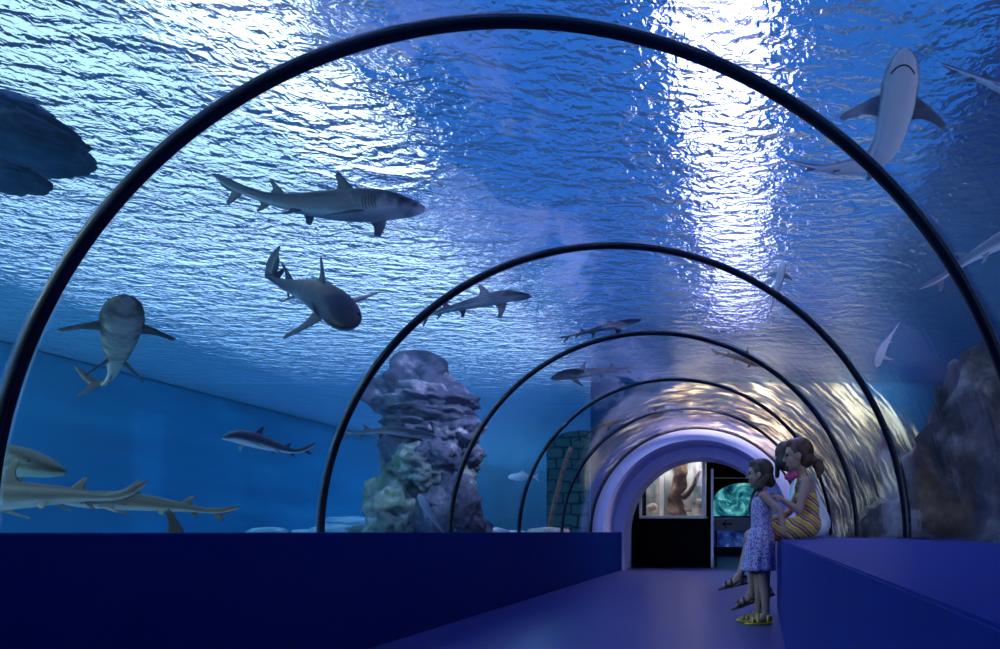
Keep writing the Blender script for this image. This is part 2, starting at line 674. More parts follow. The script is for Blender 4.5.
DY = 12.5
cab = empty('cabinet', (-1.35, DY, 0), 'black cabinet carrying the lit display tank beyond the archway', 'cabinet')
ct = zs(518.5, DY)
link_bm('body', box_bm(xs(632, DY), xs(711, DY), DY, DY + 0.9, 0.05, ct - 0.05, 0.006), M['black'], cab)
link_bm('plinth', box_bm(xs(634, DY), xs(710, DY), DY + 0.04, DY + 0.88, 0.0, 0.05), M['black'], cab)
link_bm('top', box_bm(xs(632, DY) - .02, xs(711, DY) + .02, DY - 0.02, DY + 0.92, ct - 0.05, ct, 0.006), M['black'], cab)

tank = empty('aquarium', (-1.35, DY + 0.45, ct), 'lit glass display tank with driftwood on the black cabinet', 'aquarium')
tx0, tx1 = xs(640, DY), xs(704, DY)
tz1 = zs(452, DY)
M['tank_sill'] = simple('pale_sill', (0.8, 0.78, 0.72), 0.5, var=0.05)
link_bm('base_rail', box_bm(tx0 - .02, tx1 + .02, DY + 0.02, DY + 0.86, ct, ct + 0.055, 0.006), M['tank_sill'], tank)
link_bm('pane', box_bm(tx0, tx1, DY + 0.03, DY + 0.045, ct + 0.055, tz1), M['glass'], tank)
t = NT('aquarium_backdrop')
o_ = t.pos()
n1 = t.noise(t.vscale(o_, (2.0, 1, 0.7)), 2.6, 5, 0.6)
cc = t.ramp(n1, [(0.32, (0.05, 0.16, 0.2)), (0.45, (0.2, 0.24, 0.28)), (0.55, (0.42, 0.4, 0.42)), (0.68, (0.25, 0.55, 0.55))])
M['backdrop'] = t.done(t.pbsdf(cc, 0.6))
link_bm('back_panel', box_bm(tx0, tx1, DY + 0.8, DY + 0.83, ct + 0.055, tz1), M['backdrop'], tank)
for (pa, pb, yy) in ((702, 705.5, DY + 0.0), (639, 641.5, DY + 0.0)):
    link_bm('corner_post', box_bm(xs(pa, DY), xs(pb, DY), yy, yy + 0.05, ct + 0.055, tz1, 0.004), M['steel'], tank)
link_bm('inner_post', box_bm(xs(656, DY), xs(660, DY), DY + 0.5, DY + 0.56, ct + 0.055, tz1, 0.004), M['steel'], tank)
bm = box_bm(tx0, tx1, DY + 0.03, DY + 0.83, tz1, tz1 + 0.06)
link_bm('hood', bm, M['steel'], tank)
M['tank_light'] = emit('aquarium_lamp', (1.0, 0.93, 0.85), 13.0)
link_bm('lamp', box_bm(tx0 + .1, tx1 - .1, DY + 0.12, DY + 0.7, tz1 - 0.03, tz1 - 0.003), M['tank_light'], tank)


def tube_mesh(path, radii, seg=12, wob=0.0, seed=0, cap=True):
    """tapered tube through a list of Vectors"""
    vs, fs = [], []
    m = len(path)
    prev = None
    for i in range(m):
        a = path[max(0, i - 1)]
        b = path[min(m - 1, i + 1)]
        tdir = (b - a).normalized()
        if prev is None:
            ref = Vector((0, 0, 1)) if abs(tdir.z) < 0.9 else Vector((1, 0, 0))
            u = tdir.cross(ref).normalized()
        else:
            u = (prev - tdir * prev.dot(tdir)).normalized()
        prev = u
        v = tdir.cross(u)
        for k in range(seg):
            an = 2 * PI * k / seg
            d = u * math.cos(an) + v * math.sin(an)
            rr = radii[i]
            if wob:
                rr *= 1 + wob * noise.noise((path[i] + d * rr) * 6 + Vector((seed, 0, 0)))
            vs.append(path[i] + d * rr)
    for i in range(m - 1):
        for k in range(seg):
            a = i * seg + k
            b = i * seg + (k + 1) % seg
            fs.append((a, b, b + seg, a + seg))
    if cap:
        fs.append(tuple(reversed(range(seg))))
        fs.append(tuple((m - 1) * seg + k for k in range(seg)))
    return vs, fs


def join(parts):
    vs, fs = [], []
    for v, f in parts:
        o = len(vs)
        vs += list(v)
        fs += [tuple(i + o for i in q) for q in f]
    return vs, fs


def crom(pts, n):
    """n+1 samples of a Catmull-Rom curve through pts, spaced by arc length"""
    P = [pts[0] * 2 - pts[1]] + list(pts) + [pts[-1] * 2 - pts[-2]]
    fine = []
    for i in range(1, len(P) - 2):
        for k in range(16):
            t = k / 16
            a, b, c, d = P[i - 1], P[i], P[i + 1], P[i + 2]
            fine.append(0.5 * ((2 * b) + (c - a) * t + (2 * a - 5 * b + 4 * c - d) * t * t + (3 * b - a - 3 * c + d) * t ** 3))
    fine.append(pts[-1].copy())
    L = [0.0]
    for i in range(1, len(fine)):
        L.append(L[-1] + (fine[i] - fine[i - 1]).length)
    out = []
    j = 0
    for i in range(n + 1):
        s = L[-1] * i / n
        while j < len(L) - 2 and L[j + 1] < s:
            j += 1
        u = (s - L[j]) / max(1e-9, L[j + 1] - L[j])
        out.append(fine[j].lerp(fine[j + 1], u))
    return out, L[-1]


def lump(name, c, s, mat, parent=None, seed=0, sub=4, amp=0.35, freq=1.6, ledge=0.0, rot=0.0):
    """a rock : displaced ball with ridges"""
    bm = bmesh.new()
    bmesh.ops.create_icosphere(bm, subdivisions=sub, radius=1.0)
    off = Vector((seed * 3.7, seed * 1.3, seed * 2.1))
    for v in bm.verts:
        d = v.co.normalized()
        q = d * freq + off
        f = noise.fractal(q, 0.9, 2.1, 5) * 0.6
        f += (0.5 - abs(noise.noise(q * 2.3))) * 0.5
        f += 0.25 * noise.noise(q * 5.5)
        if ledge:
            f += ledge * math.sin(d.z * 9 + 3 * noise.noise(q))
        r = 1 + amp * f
        co = d * r
        v.co = (co.x * s[0], co.y * s[1], co.z * s[2])
    bmesh.ops.rotate(bm, verts=bm.verts, cent=(0, 0, 0), matrix=Matrix.Rotation(rot, 3, 'Z'))
    bmesh.ops.translate(bm, verts=bm.verts, vec=c)
    return link_bm(name, bm, mat, parent, smooth=True)


# driftwood trunk and stones inside the display tank
pth, _ = crom([Vector((xs(676, DY), DY + 0.4, ct + 0.05)), Vector((xs(673, DY), DY + 0.42, ct + 0.4)), Vector((xs(678, DY), DY + 0.4, ct + 0.75)), Vector((xs(676, DY), DY + 0.4, tz1 - 0.03))], 24)
vs, fs = tube_mesh(pth, [0.2 - 0.06 * math.sin(PI * i / 24) for i in range(25)], 18, 0.45, 3)
b1 = link('driftwood', vs, fs, M['driftwood'])
tag(b1, 'thick brown driftwood trunk standing in the lit display tank', 'driftwood')
pth, _ = crom([Vector((xs(681, DY), DY + 0.3, ct + 0.42)), Vector((xs(690, DY), DY + 0.25, ct + 0.58)), Vector((xs(699, DY), DY + 0.2, ct + 0.93))], 14)
vs, fs = tube_mesh(pth, [0.07 - 0.003 * i for i in range(15)], 10, 0.4, 8)
tag(link('driftwood', vs, fs, M['driftwood']), 'slim slanting branch right of the trunk in the display tank', 'driftwood')
for k, (px, py, r, lab) in enumerate(((697, 503, 0.11, 'pale stone right of the driftwood in the display tank'),
                                      (687, 508, 0.08, 'small pale stone touching the driftwood base in the display tank'),
                                      (650, 507, 0.10, 'pale stone at the left end of the display tank'))):
    o = lump('stone', Vector((xs(px, DY), DY + 0.3, max(zs(py, DY), ct + 0.055 + r * 0.6))), (r, r, r * 0.8), M['pale_rock'], None, 20 + k, 3)
    tag(o, lab, 'stone', 'stones in the display tank')

# slim white post and hand rail right of the display tank
tag(link_bm('post', box_bm(xs(711, 12.45), xs(713.6, 12.45), 12.41, 12.46, 0.0, zs(469, 12.45), 0.004), M['steel']),
    'slim white post standing just right of the display tank', 'post')

# lit viewing window of another tank, far behind
t = NT('far_window')
p = t.sep(t.pos())
FY = 19.0
dx = t.math('SUBTRACT', p[0], xs(738, FY))
dz = t.math('SUBTRACT', p[2], zs(500, FY))
rad = t.math('SQRT', t.math('ADD', t.math('MULTIPLY', dx, dx), t.math('MULTIPLY', dz, dz)))
ang = t.math('ARCTAN2', dz, dx)
v = t.comb(t.math('MULTIPLY', ang, 0.7), t.math('MULTIPLY_ADD', ang, 0.5, t.math('MULTIPLY', rad, 3.0)), 0.0)
n1 = t.noise(v, 1.5, 4, 0.6)
cc = t.ramp(n1, [(0.35, (0.0, 0.02, 0.05)), (0.5, (0.02, 0.18, 0.24)), (0.62, (0.12, 0.5, 0.52)), (0.75, (0.6, 0.95, 0.95))])
e = t.n('ShaderNodeEmission')
t.set(e.inputs[0], cc)
e.inputs[1].default_value = 0.9
M['far_window'] = t.done(e.outputs[0])
t = NT('low_glow_panel')  # glow added for the vague reflections and low shapes below the sign
n1 = t.noise(t.pos(), 2.4, 4, 0.6)
cc = t.ramp(n1, [(0.4, (0.003, 0.008, 0.06)), (0.55, (0.015, 0.04, 0.2)), (0.66, (0.1, 0.22, 0.42))])
e = t.n('ShaderNodeEmission')
t.set(e.inputs[0], cc)
M['low_glow_panel'] = t.done(e.outputs[0])

fw = empty('viewing_window', (xs(740, FY), FY, 0.0), 'teal glowing round topped viewing window far behind the arrow sign', 'viewing window')
wx0, wx1, wb, wt = xs(712, FY), xs(775, FY), zs(516, FY), zs(483, FY)
prof = [(wx0, wb)]
for i in range(33):
    a = PI - PI * i / 32
    prof.append(((wx0 + wx1) / 2 + (wx1 - wx0) / 2 * math.cos(a), wb + 0.35 + (wt - wb - 0.35) * math.sin(a)))
prof.append((wx1, wb))
link_bm('pane', prism_bm(prof, FY, FY + 0.1), M['far_window'], fw)
fw2 = empty('viewing_window', (xs(740, FY), FY, 0.0), 'dim blue glowing panel added below the arrow sign for vague low shapes', 'viewing window')
link_bm('pane', box_bm(wx0, wx1, FY, FY + 0.1, 0.25, wb - 0.05), M['low_glow_panel'], fw2)
link_bm('sill', box_bm(wx0, wx1, FY - 0.15, FY + 0.1, 0.0, 0.25), simple('teal_sill', (0.02, 0.12, 0.16), 0.4), fw2)

# arrow sign
SY = 12.9
sg = empty('arrow_sign', (xs(738, SY), SY, zs(531, SY)), 'grey sign panel with a black left pointing arrow beyond the archway', 'sign')
link_bm('panel', box_bm(xs(714, SY), xs(768, SY), SY, SY + 0.02, zs(530.5, SY), zs(518, SY), 0.003), M['sign'], sg)
ax, az, sz = xs(727, SY), zs(524, SY), 0.10
ar = [(-1.0, 0), (-0.15, 0.75), (0.1, 0.75), (-0.5, 0.14), (0.95, 0.14), (0.95, -0.14), (-0.5, -0.14), (0.1, -0.75), (-0.15, -0.75)]
link_bm('arrow', prism_bm([(ax + a * sz, az + b * sz) for a, b in ar], SY - 0.006, SY + 0.001), M['black'], sg)
for px in (716, 766):
    link_bm('leg', box_bm(xs(px - .8, SY), xs(px + .8, SY), SY + 0.021, SY + 0.05, 0, zs(520, SY)), M['black'], sg)
tag(link_bm('rail', box_bm(xs(712, 13.6), xs(770, 13.6), 13.58, 13.61, zs(478.6, 13.6), zs(477.4, 13.6)), M['sign']),
    'thin grey rail crossing the dark hall above the viewing window', 'rail')

# ------------------------------------------------------------------ block wall inside the tank, left of the archway
bx0, bx1 = -3.22, CX - R - 0.07
o = link_bm('block_wall', prism_bm([(bx0, -0.2), (bx0, 2.15), (bx0 + .3, 2.30), (bx1, 2.34), (bx1, -0.2)], 10.55, 10.9), M['blocks'])
tag(o, 'dark greenish wall of stone blocks left of the archway under water', 'stone wall')

# leaning post under water
pth = [W(549, 527, 9.6), W(554, 505, 9.6), W(560, 480, 9.6), W(566, 460, 9.6), W(571, 447, 9.6)]
post = empty('sunken_post', W(549, 529, 9.6), 'slender brown leaning post on a flat base before the stone block wall', 'post')
vs, fs = tube_mesh(pth, [0.035, 0.035, 0.03, 0.03, 0.025], 10)
link('pole', vs, fs, M['driftwood'], post)
c0 = W(549, 529, 9.6)
vs, fs = tube_mesh([c0 - Vector((0, 0, 0.35)), c0 - Vector((0, 0, .03)), c0 + Vector((0, 0, 0.0)), c0 + Vector((0, 0, .03))], [0.26, 0.3, 0.28, 0.05], 20)
link('base', vs, fs, M['pale_rock'], post)

# ------------------------------------------------------------------ rock pillar
PC = Vector((-3.38, 7.0, 0))
pil = empty('rock_pillar', (PC.x, PC.y, 0.3), 'tall craggy reef rock pillar rising behind the second and third ribs', 'rock pillar')
vs, fs = [], []
NZ, NA = 120, 96
for j in range(NZ + 1):
    z = 0.15 + (2.62 - 0.15) * j / NZ
    u = j / NZ
    for i in range(NA):
        a = 2 * PI * i / NA
        d = Vector((math.cos(a), math.sin(a), 0))
        q = Vector((d.x * 0.9, d.y * 0.9, z * 1.9))
        r = 0.37 + 0.05 * math.cos(3 * z)
        r += 0.12 * noise.fractal(q * 1.3, 0.9, 2.1, 5)
        r += 0.10 * (0.5 - abs(noise.noise(q * 2.6 + Vector((4, 0, 0)))))
        r += 0.07 * math.sin(z * 10 + 3 * noise.noise(q * 1.5)) + 0.035 * noise.noise(q * 7)
        if z > 2.15:
            r *= max(0.04, 1 - ((z - 2.15) / 0.475) ** 2.2) ** 0.6
        vs.append((PC.x + d.x * r + 0.10 * math.sin(z * 2.0), PC.y + d.y * r, z))
for j in range(NZ):
    for i in range(NA):
        a = j * NA + i
        b = j * NA + (i + 1) % NA
        fs.append((a, b, b + NA, a + NA))
fs.append(tuple(reversed(range(NA))))
fs.append(tuple(NZ * NA + i for i in range(NA)))
link('column', vs, fs, M['rock'], pil)
BD = 6.75
for k, (px, py, Y, rx, rz, mt, lg) in enumerate((
        (398, 512, 6.7, 0.30, 0.36, 'rock_moss', .1), (452, 512, 6.6, 0.28, 0.34, 'rock', .1),
        (425, 465, 6.6, 0.27, 0.22, 'rock_moss', .12), (400, 474, 6.8, 0.17, 0.24, 'rock_moss', .1),
        (440, 455, 6.55, 0.2, 0.2, 'rock', .12),
        (465, 455, 6.8, 0.16, 0.12, 'rock', .1), (462, 478, 6.8, 0.14, 0.14, 'rock_moss', .1),
        (430, 405, 6.65, 0.42, 0.17, 'rock', .2), (418, 425, 6.6, 0.30, 0.13, 'rock', .2),
        (452, 428, 6.7, 0.27, 0.2, 'rock', .15))):
    c = W(px, py, Y)
    o = lump('boulder', c, (rx, rx, rz), M[mt], pil, 31 + k, 5, 0.42, 1.5, lg)

# small rocks and rubble on the sand, as seen just above the left wall
for k, (px, py, Y, r, mt, lab) in enumerate((
        (268, 529, 8.6, 0.16, 'pale', 'low pale rock on the sand left of the second rib'),
        (304, 530, 9.9, 0.12, 'pale', 'small pale rock at the foot of the second rib'),
        (335, 527, 9.4, 0.20, 'pale', 'pale rock on the sand between second rib and pillar'),
        (350, 521, 11.2, 0.30, 'pale', 'pale flat rock far behind on the sand, left of the pillar'),
        (372, 527, 7.2, 0.16, 'moss', 'mossy rock at the left foot of the rock pillar'),
        (492, 529, 8.0, 0.14, 'pale', 'small pale rock right of the pillar foot'),
        (512, 531, 8.6, 0.12, 'pale', 'tiny pale rock just left of the fourth rib'))):
    c = W(px, py, Y)
    m = M['sand'] if mt == 'pale' else M['rock_moss']
    tag(lump('rock', c - Vector((0, 0, 0.03)), (r * 1.4, r, r * 0.32), m, None, 60 + k, 4, 0.4), lab, 'rock', 'low rocks on the sand')

# dark craggy mass at the surface top left
c = W(-32, 125, 3.9)
tag(lump('surface_mass', c, (0.5, 0.45, 0.17), M['mass_dark'], None, 71, 5, 0.35, 1.4, 0.08), 'dark jagged mass at the rippled surface at upper left', 'rock')
c = W(-2, 175, 3.7)
tag(lump('surface_mass', c, (0.22, 0.2, 0.05), M['mass_dark'], None, 74, 4, 0.25), 'small dark smooth mass just under the jagged one at upper left', 'rock')

# right hand reef
for k, (x, y, z, sx, sy, sz_, lab) in enumerate((
        (2.25, 5.6, 1.05, 0.75, 0.9, 1.1, 'brown craggy reef rock nearest behind the right glass'),
        (3.1, 7.6, 1.2, 0.8, 1.0, 1.35, 'tall brown reef rock farther along behind the right glass'),
        (2.0, 7.9, 0.5, 0.55, 0.7, 0.55, 'low brown reef rock beside the tall one on the right'),
        (2.2, 9.9, 0.5, 0.6, 0.6, 0.6, 'brown reef rock farthest along on the right, by the archway'),
        (3.9, 5.2, 1.3, 0.6, 1.0, 1.2, 'dark reef rock against the right tank wall'))):
    tag(lump('reef_rock', Vector((x, y, z)), (sx, sy, sz_), M['rock_brown'], None, 80 + k, 5, 0.4, 1.4, 0.08), lab, 'rock', 'reef rocks on the right')

# ------------------------------------------------------------------ sharks
t = NT('shark_skin')
at = t.n('ShaderNodeAttribute')
at.attribute_name = 'belly'
n1 = t.noise(t.pos(), 9.0, 4, 0.6)
n2 = t.noise(t.pos(), 34.0, 3, 0.6)
f = t.math('ADD', at.outputs['Fac'], t.math('MULTIPLY', t.math('SUBTRACT', n1, 0.5), 0.35))


def shark_mat(name, back, side, belly, mottled=False):
    t = NT(name)
    at = t.n('ShaderNodeAttribute')
    at.attribute_name = 'belly'
    n1 = t.noise(t.pos(), 7.0 if mottled else 12.0, 4, 0.6)
    f = t.math('ADD', t.math('MULTIPLY', at.outputs['Fac'], 0.72 if mottled else 1.0), t.math('MULTIPLY', t.math('SUBTRACT', n1, 0.5), 1.3 if mottled else 0.3))
    cc = t.ramp(f, [(0.25, back), (0.5, side), (0.72, belly)])
    return t.done(t.pbsdf(cc, 0.55, 0, None, 0.25))


bpy.data.materials.remove(t.m)
M['sk_grey'] = shark_mat('shark_grey', (0.025, 0.035, 0.06), (0.07, 0.09, 0.13), (0.20, 0.25, 0.31))
M['sk_two'] = shark_mat('shark_two_tone', (0.04, 0.05, 0.08), (0.14, 0.17, 0.22), (0.7, 0.75, 0.78))
M['sk_white'] = shark_mat('shark_white', (0.34, 0.34, 0.42), (0.6, 0.58, 0.68), (0.95, 0.92, 0.97))
M['sk_olive'] = shark_mat('shark_olive', (0.09, 0.085, 0.065), (0.2, 0.2, 0.15), (0.5, 0.52, 0.44))
M['sk_brown'] = shark_mat('shark_brown', (0.05, 0.045, 0.03), (0.11, 0.10, 0.06), (0.3, 0.3, 0.22))
M['sk_pale'] = shark_mat('shark_pale', (0.10, 0.11, 0.17), (0.34, 0.34, 0.44), (0.92, 0.9, 0.95))
M['sk_mott'] = shark_mat('shark_mottled', (0.035, 0.035, 0.04), (0.13, 0.115, 0.105), (0.42, 0.39, 0.34), True)
M['sk_dark'] = shark_mat('shark_dark', (0.008, 0.012, 0.025), (0.02, 0.03, 0.05), (0.06, 0.08, 0.11))
M['mouth'] = simple('mouth_dark', (0.02, 0.02, 0.03), 0.6)

PROF = [(0.0, .004, .006), (.015, .018, .026), (.05, .032, .046), (.10, .045, .058), (.17, .056, .063), (.25, .062, .063), (.34, .063, .058),
        (.45, .055, .047), (.56, .043, .035), (.66, .031, .024), (.74, .023, .016), (.80, .019, .011), (.86, .020, .008), (.92, .019, .005), (.97, .012, .003), (1.0, .003, .0015)]


def prof(s):
    for i in range(len(PROF) - 1):
        a, b = PROF[i], PROF[i + 1]
        if s <= b[0]:
            u = (s - a[0]) / (b[0] - a[0])
            u = u * u * (3 - 2 * u) * 0.35 + u * 0.65
            return a[1] + (b[1] - a[1]) * u, a[2] + (b[2] - a[2]) * u
    return PROF[-1][1:]


def airfoil(n=10):
    out = []
    for i in range(n):
        a = 2 * PI * i / n
        c = 0.5 - 0.5 * math.cos(a)           # 0 leading, 1 trailing
        out.append((c, math.sin(a) * (0.5 + 0.5 * (1 - c)) ))
    return out


def make_shark(label, cps, mat, up, hs=1.0, ws=1.0, pec=(1, 1), pec_drop=0.25, pec_span=0.17, pel=True, dors=(1.0, 1.0), eyes=True, gills=True, mouth=False, group='sharks in the tank', scale_L=None, lobe=1.0, pelk=1.0):
    ups = up if isinstance(up, list) else [up]
    NS, NA = 72, 28
    C, L = crom(cps, NS)
    if scale_L:
        L = scale_L
    fr = []
    for i in range(NS + 1):
        tdir = (C[max(0, i - 1)] - C[min(NS, i + 1)]).normalized()     # towards the nose
        u = i / NS * (len(ups) - 1)
        k = min(int(u), len(ups) - 2) if len(ups) > 1 else 0
        uv = Vector(ups[k]) if len(ups) == 1 else Vector(ups[k]).lerp(Vector(ups[k + 1]), u - k)
        uv = (uv - tdir * uv.dot(tdir)).normalized()
        fr.append((tdir, uv, tdir.cross(uv).normalized()))             # forward, up, left?

    def at(s):
        x = min(max(s, 0), 1) * NS
        i = min(int(x), NS - 1)
        w_ = x - i
        c = C[i].lerp(C[i + 1], w_)
        a, b = fr[i], fr[i + 1]
        return c, a[0].lerp(b[0], w_).normalized(), a[1].lerp(b[1], w_).normalized(), a[2].lerp(b[2], w_).normalized()

    vs, fs, bel = [], [], []
    for i in range(NS + 1):
        s = i / NS
        h, w_ = prof(s)
        h *= L * hs
        w_ *= L * ws
        _, uu, rr = fr[i]
        for k in range(NA):
            a = 2 * PI * k / NA
            ca, sa = math.cos(a), math.sin(a)
            e = 0.85
            y = math.copysign(abs(ca) ** e, ca) * w_
            z = math.copysign(abs(sa) ** e, sa) * h
            if z < 0:
                z *= 0.82
            elif s < 0.12:
                z *= 0.75 + 2.0 * s
            vs.append(C[i] + rr * y + uu * z)
            bel.append(min(1, max(0, 0.24 - 0.80 * sa - 0.25 * max(0, s - 0.75))))
    for i in range(NS):
        for k in range(NA):
            a = i * NA + k
            b = i * NA + (k + 1) % NA
            fs.append((a, a + NA, b + NA, b))
    fs.append(tuple(range(NA)))
    fs.append(tuple(reversed([NS * NA + k for k in range(NA)])))
    AF = airfoil(12)

    def fin(s0, s1, dirf, span, sweep, tipc, inset, b0=0.15, b1=0.15, curve=0.5, th=0.09, nf=9):
        """dirf(up, right) -> outward unit vector; chord from s0 (front) to s1 (rear)"""
        o = len(vs)
        c0, f0, u0, r0 = at(s0)
        c1, f1, u1, r1 = at(s1)
        d0 = dirf(u0, r0).normalized()
        d1 = dirf(u1, r1).normalized()
        hh0, ww0 = prof(s0)
        hh1, ww1 = prof(s1)

        def rad(h_, w_, d, u, r):
            return inset * math.sqrt((d.dot(u) * h_ * hs) ** 2 + (d.dot(r) * w_ * ws) ** 2) * L
        le0 = c0 + d0 * rad(hh0, ww0, d0, u0, r0)
        te0 = c1 + d1 * rad(hh1, ww1, d1, u1, r1)
        ch = (te0 - le0)
        cl = ch.length
        back = ch.normalized()
        out = ((d0 + d1) / 2)
        out = (out - back * out.dot(back)).normalized()
        nor = back.cross(out).normalized()
        for j in range(nf + 1):
            q = j / nf
            lead = le0 + out * (span * L * q) + back * (sweep * L * (q ** 1.25))
            cw = cl * ((1 - q) + tipc * q) * (1 - 0.16 * math.sin(PI * q)) + 0.0
            # concave trailing edge
            cw -= curve * 0.18 * cl * math.sin(PI * min(1, q * 1.05))
            if q > 0.9:
                cw *= 1 - 0.6 * (q - 0.9) / 0.1
            tk = th * cl * (1 - 0.85 * q)
            for (c, y) in AF:
                vs.append(lead + back * (c * cw) + nor * (y * tk * 0.5))
                bel.append(b0 + (b1 - b0) * (1.0 if y < 0 else 0.0))
        na = len(AF)
        for j in range(nf):
            for k in range(na):
                a = o + j * na + k
                b = o + j * na + (k + 1) % na
                fs.append((a, b, b + na, a + na))
        fs.append(tuple(o + k for k in reversed(range(na))))
        fs.append(tuple(o + nf * na + k for k in range(na)))

    if dors[0]:
        fin(.30, .44, lambda u, r: u, 0.105 * dors[0], 0.085, 0.18, 0.7)
    if dors[1]:
        fin(.63, .73, lambda u, r: u, 0.07 * dors[1], 0.07, 0.2, 0.6)
    pd = pec_drop if isinstance(pec_drop, tuple) else (pec_drop, pec_drop)
    for sgn, k in ((1, pec[0]), (-1, pec[1])):
        if k:
            fin(.20, .32, lambda u, r, g=sgn: r * g - u * pd[0 if g > 0 else 1], pec_span * k, 0.11, 0.28, 0.75, 0.3, 0.55, 0.4)
        if pel:
            fin(.52, .60, lambda u, r, g=sgn: r * g * 0.75 - u * 0.75, 0.06 * pelk, 0.05, 0.3, 0.65, 0.3, 0.5)
    if pel:
        fin(.70, .76, lambda u, r: -u, 0.045, 0.05, 0.25, 0.6, 0.2, 0.2)
    # tail : lower lobe and the long upper blade
    fin(.83, .90, lambda u, r: -u, 0.07 * lobe, 0.05, 0.3, 0.4, 0.2, 0.2, 0.3, 0.12)
    fin(.88, .985, lambda u, r: -u, 0.018, 0.01, 0.6, 0.5, 0.15, 0.15, 0.2, 0.06, 4)
    root = empty('shark', C[NS // 3], label, 'shark', group)
    o = link('body', vs, fs, mat, root)
    a = o.data.attributes.new('belly', 'FLOAT', 'POINT')
    a.data.foreach_set('value', bel)
    fix_normals(o)
    if eyes:
        c, f_, u, r = at(.065)
        h, w_ = prof(.065)
        for g in (1, -1):
            e = c + r * g * (w_ * L * ws * 0.86) + u * (h * L * hs * 0.34)
            bm = bmesh.new()
            bmesh.ops.create_uvsphere(bm, u_segments=12, v_segments=8, radius=0.0075 * L)
            bmesh.ops.translate(bm, verts=bm.verts, vec=e)
            link_bm('eye', bm, M['eye'], root, True)
    if mouth:
        pts = []
        for k in range(13):
            q = -1 + 2 * k / 12
            s = 0.055 + 0.035 * q * q
            c, f_, u, r = at(s)
            h, w_ = prof(s)
            a = -PI / 2 + q * 0.72
            sa, ca = math.sin(a), math.cos(a)
            pts.append(c + r * (math.copysign(abs(ca) ** .85, ca) * w_ * L * ws) + u * (math.copysign(abs(sa) ** .85, sa) * h * L * hs * 0.82))
        v2, f2 = tube_mesh(pts, [0.0035 * L] * 13, 8)
        link('mouth', v2, f2, M['mouth'], root)
    if gills:
        for g in (1, -1):
            for k in range(5):
                s = 0.155 + 0.014 * k
                c, f_, u, r = at(s)
                h, w_ = prof(s)
                pts = []
                for q in range(7):
                    a = -0.55 + 0.8 * q / 6
                    sa, ca = math.sin(a), math.cos(a)
                    pts.append(c + r * (g * abs(ca) ** .85 * w_ * L * ws * 1.0) + u * (math.copysign(abs(sa) ** .85, sa) * h * L * hs * (0.82 if sa < 0 else 1)))
                v2, f2 = tube_mesh(pts, [0.0018 * L] * 7, 6)
                link('gill_slit', v2, f2, M['mouth'], root)
    return root


def P(lst):
    return [W(*q) for q in lst]


make_shark('long dark grey shark swimming right, uppermost under the ripples at upper left',
           P([(425, 208, 3.5), (395, 206, 3.52), (350, 207, 3.6), (305, 205, 3.66), (268, 199, 3.7), (238, 188, 3.72), (212, 174, 3.75)]), M['sk_grey'], (0.05, -0.12, 1), mouth=False, pec=(1, .95), pec_drop=.6, pec_span=.1, dors=(.8, .8))
make_shark('dark shark turning towards the glass with its tail raised, below the uppermost shark',
           P([(349, 328, 3.35), (338, 310, 3.5), (318, 297, 3.72), (296, 289, 3.92), (279, 283, 4.05), (270, 276, 4.1), (272, 262, 4.08), (280, 246, 4.05)]), M['sk_grey'], [(-0.45, 0.1, 1), (-0.4, 0.1, 1), (-.1, 0.2, 1), (-0.5, 0, 0.6), (-1, 0, .3)], mouth=True, pec_drop=(1.0, -.25), pec_span=.15, lobe=.6)
make_shark('mottled shark showing its belly, head up, at the left beside the nearest rib',
           P([(128, 296, 3.25), (124, 312, 3.35), (120, 330, 3.5), (117, 348, 3.65), (115, 363, 3.8), (111, 376, 3.9), (102, 384, 3.95), (90, 380, 3.95), (75, 366, 3.95)]),
           M['sk_mott'], [(-.6, .35, 1), (-.6, .35, 1), (-.45, .35, 1), (-.2, .5, .9), (0.5, 0.5, .9)], .95, 1.0, pec_drop=0.05, pec_span=.135, pelk=1.8, lobe=1.3)
make_shark('small grey shark with pale belly swimming left, beside the foot of the second rib',
           P([(222, 438, 4.55), (236, 437, 4.62), (255, 441, 4.75), (275, 447, 4.9), (291, 451, 5.0), (303, 450, 5.05), (317, 443, 5.1)]), M['sk_two'], (0, 0.05, 1), 1.4, 1.35, pec_drop=.5, dors=(1.2, 1))
make_shark('large olive grey shark at lower left with only its rear half in the picture',
           P([(-72, 502, 3.0), (-40, 499, 3.0), (0, 497, 3.0), (35, 496, 3.0), (75, 496, 3.0), (108, 497, 3.0), (128, 493, 3.0), (148, 481, 3.02)]), M['sk_olive'], (0, 0.05, 1), 1.15, 1.2, dors=(1.2, 1.0), lobe=.6, pec_drop=.7, pec_span=.1)
make_shark('pale olive shark swimming away left behind the large olive shark',
           P([(62, 501, 3.5), (85, 501, 3.5), (110, 501, 3.55), (150, 504, 3.6), (185, 508, 3.62), (215, 511, 3.64), (241, 507, 3.66)]), M['sk_olive'], (0, 0.05, 1), 1.0, 1.1, lobe=.9, pec_drop=.7, pec_span=.08)
make_shark('blunt brown shark head poking in at the left edge above the olive sharks',
           P([(63, 472, 3.9), (45, 468, 3.9), (10, 462, 3.92), (-40, 462, 3.95), (-90, 466, 4.0), (-140, 470, 4.05), (-190, 465, 4.1)]), M['sk_brown'], (0, 0.1, 1), 1.0, 1.1, dors=(.6, .6), pec_drop=.6, pec_span=.1)
make_shark('shark low behind the left wall with only its brown back fin showing',
           P([(258, 553, 3.1), (230, 552, 3.1), (190, 551, 3.12), (150, 551, 3.15), (110, 552, 3.2), (70, 548, 3.2), (40, 540, 3.2)]), M['sk_brown'], (0, 0.0, 1), .8, .9, dors=(1.35, .8))
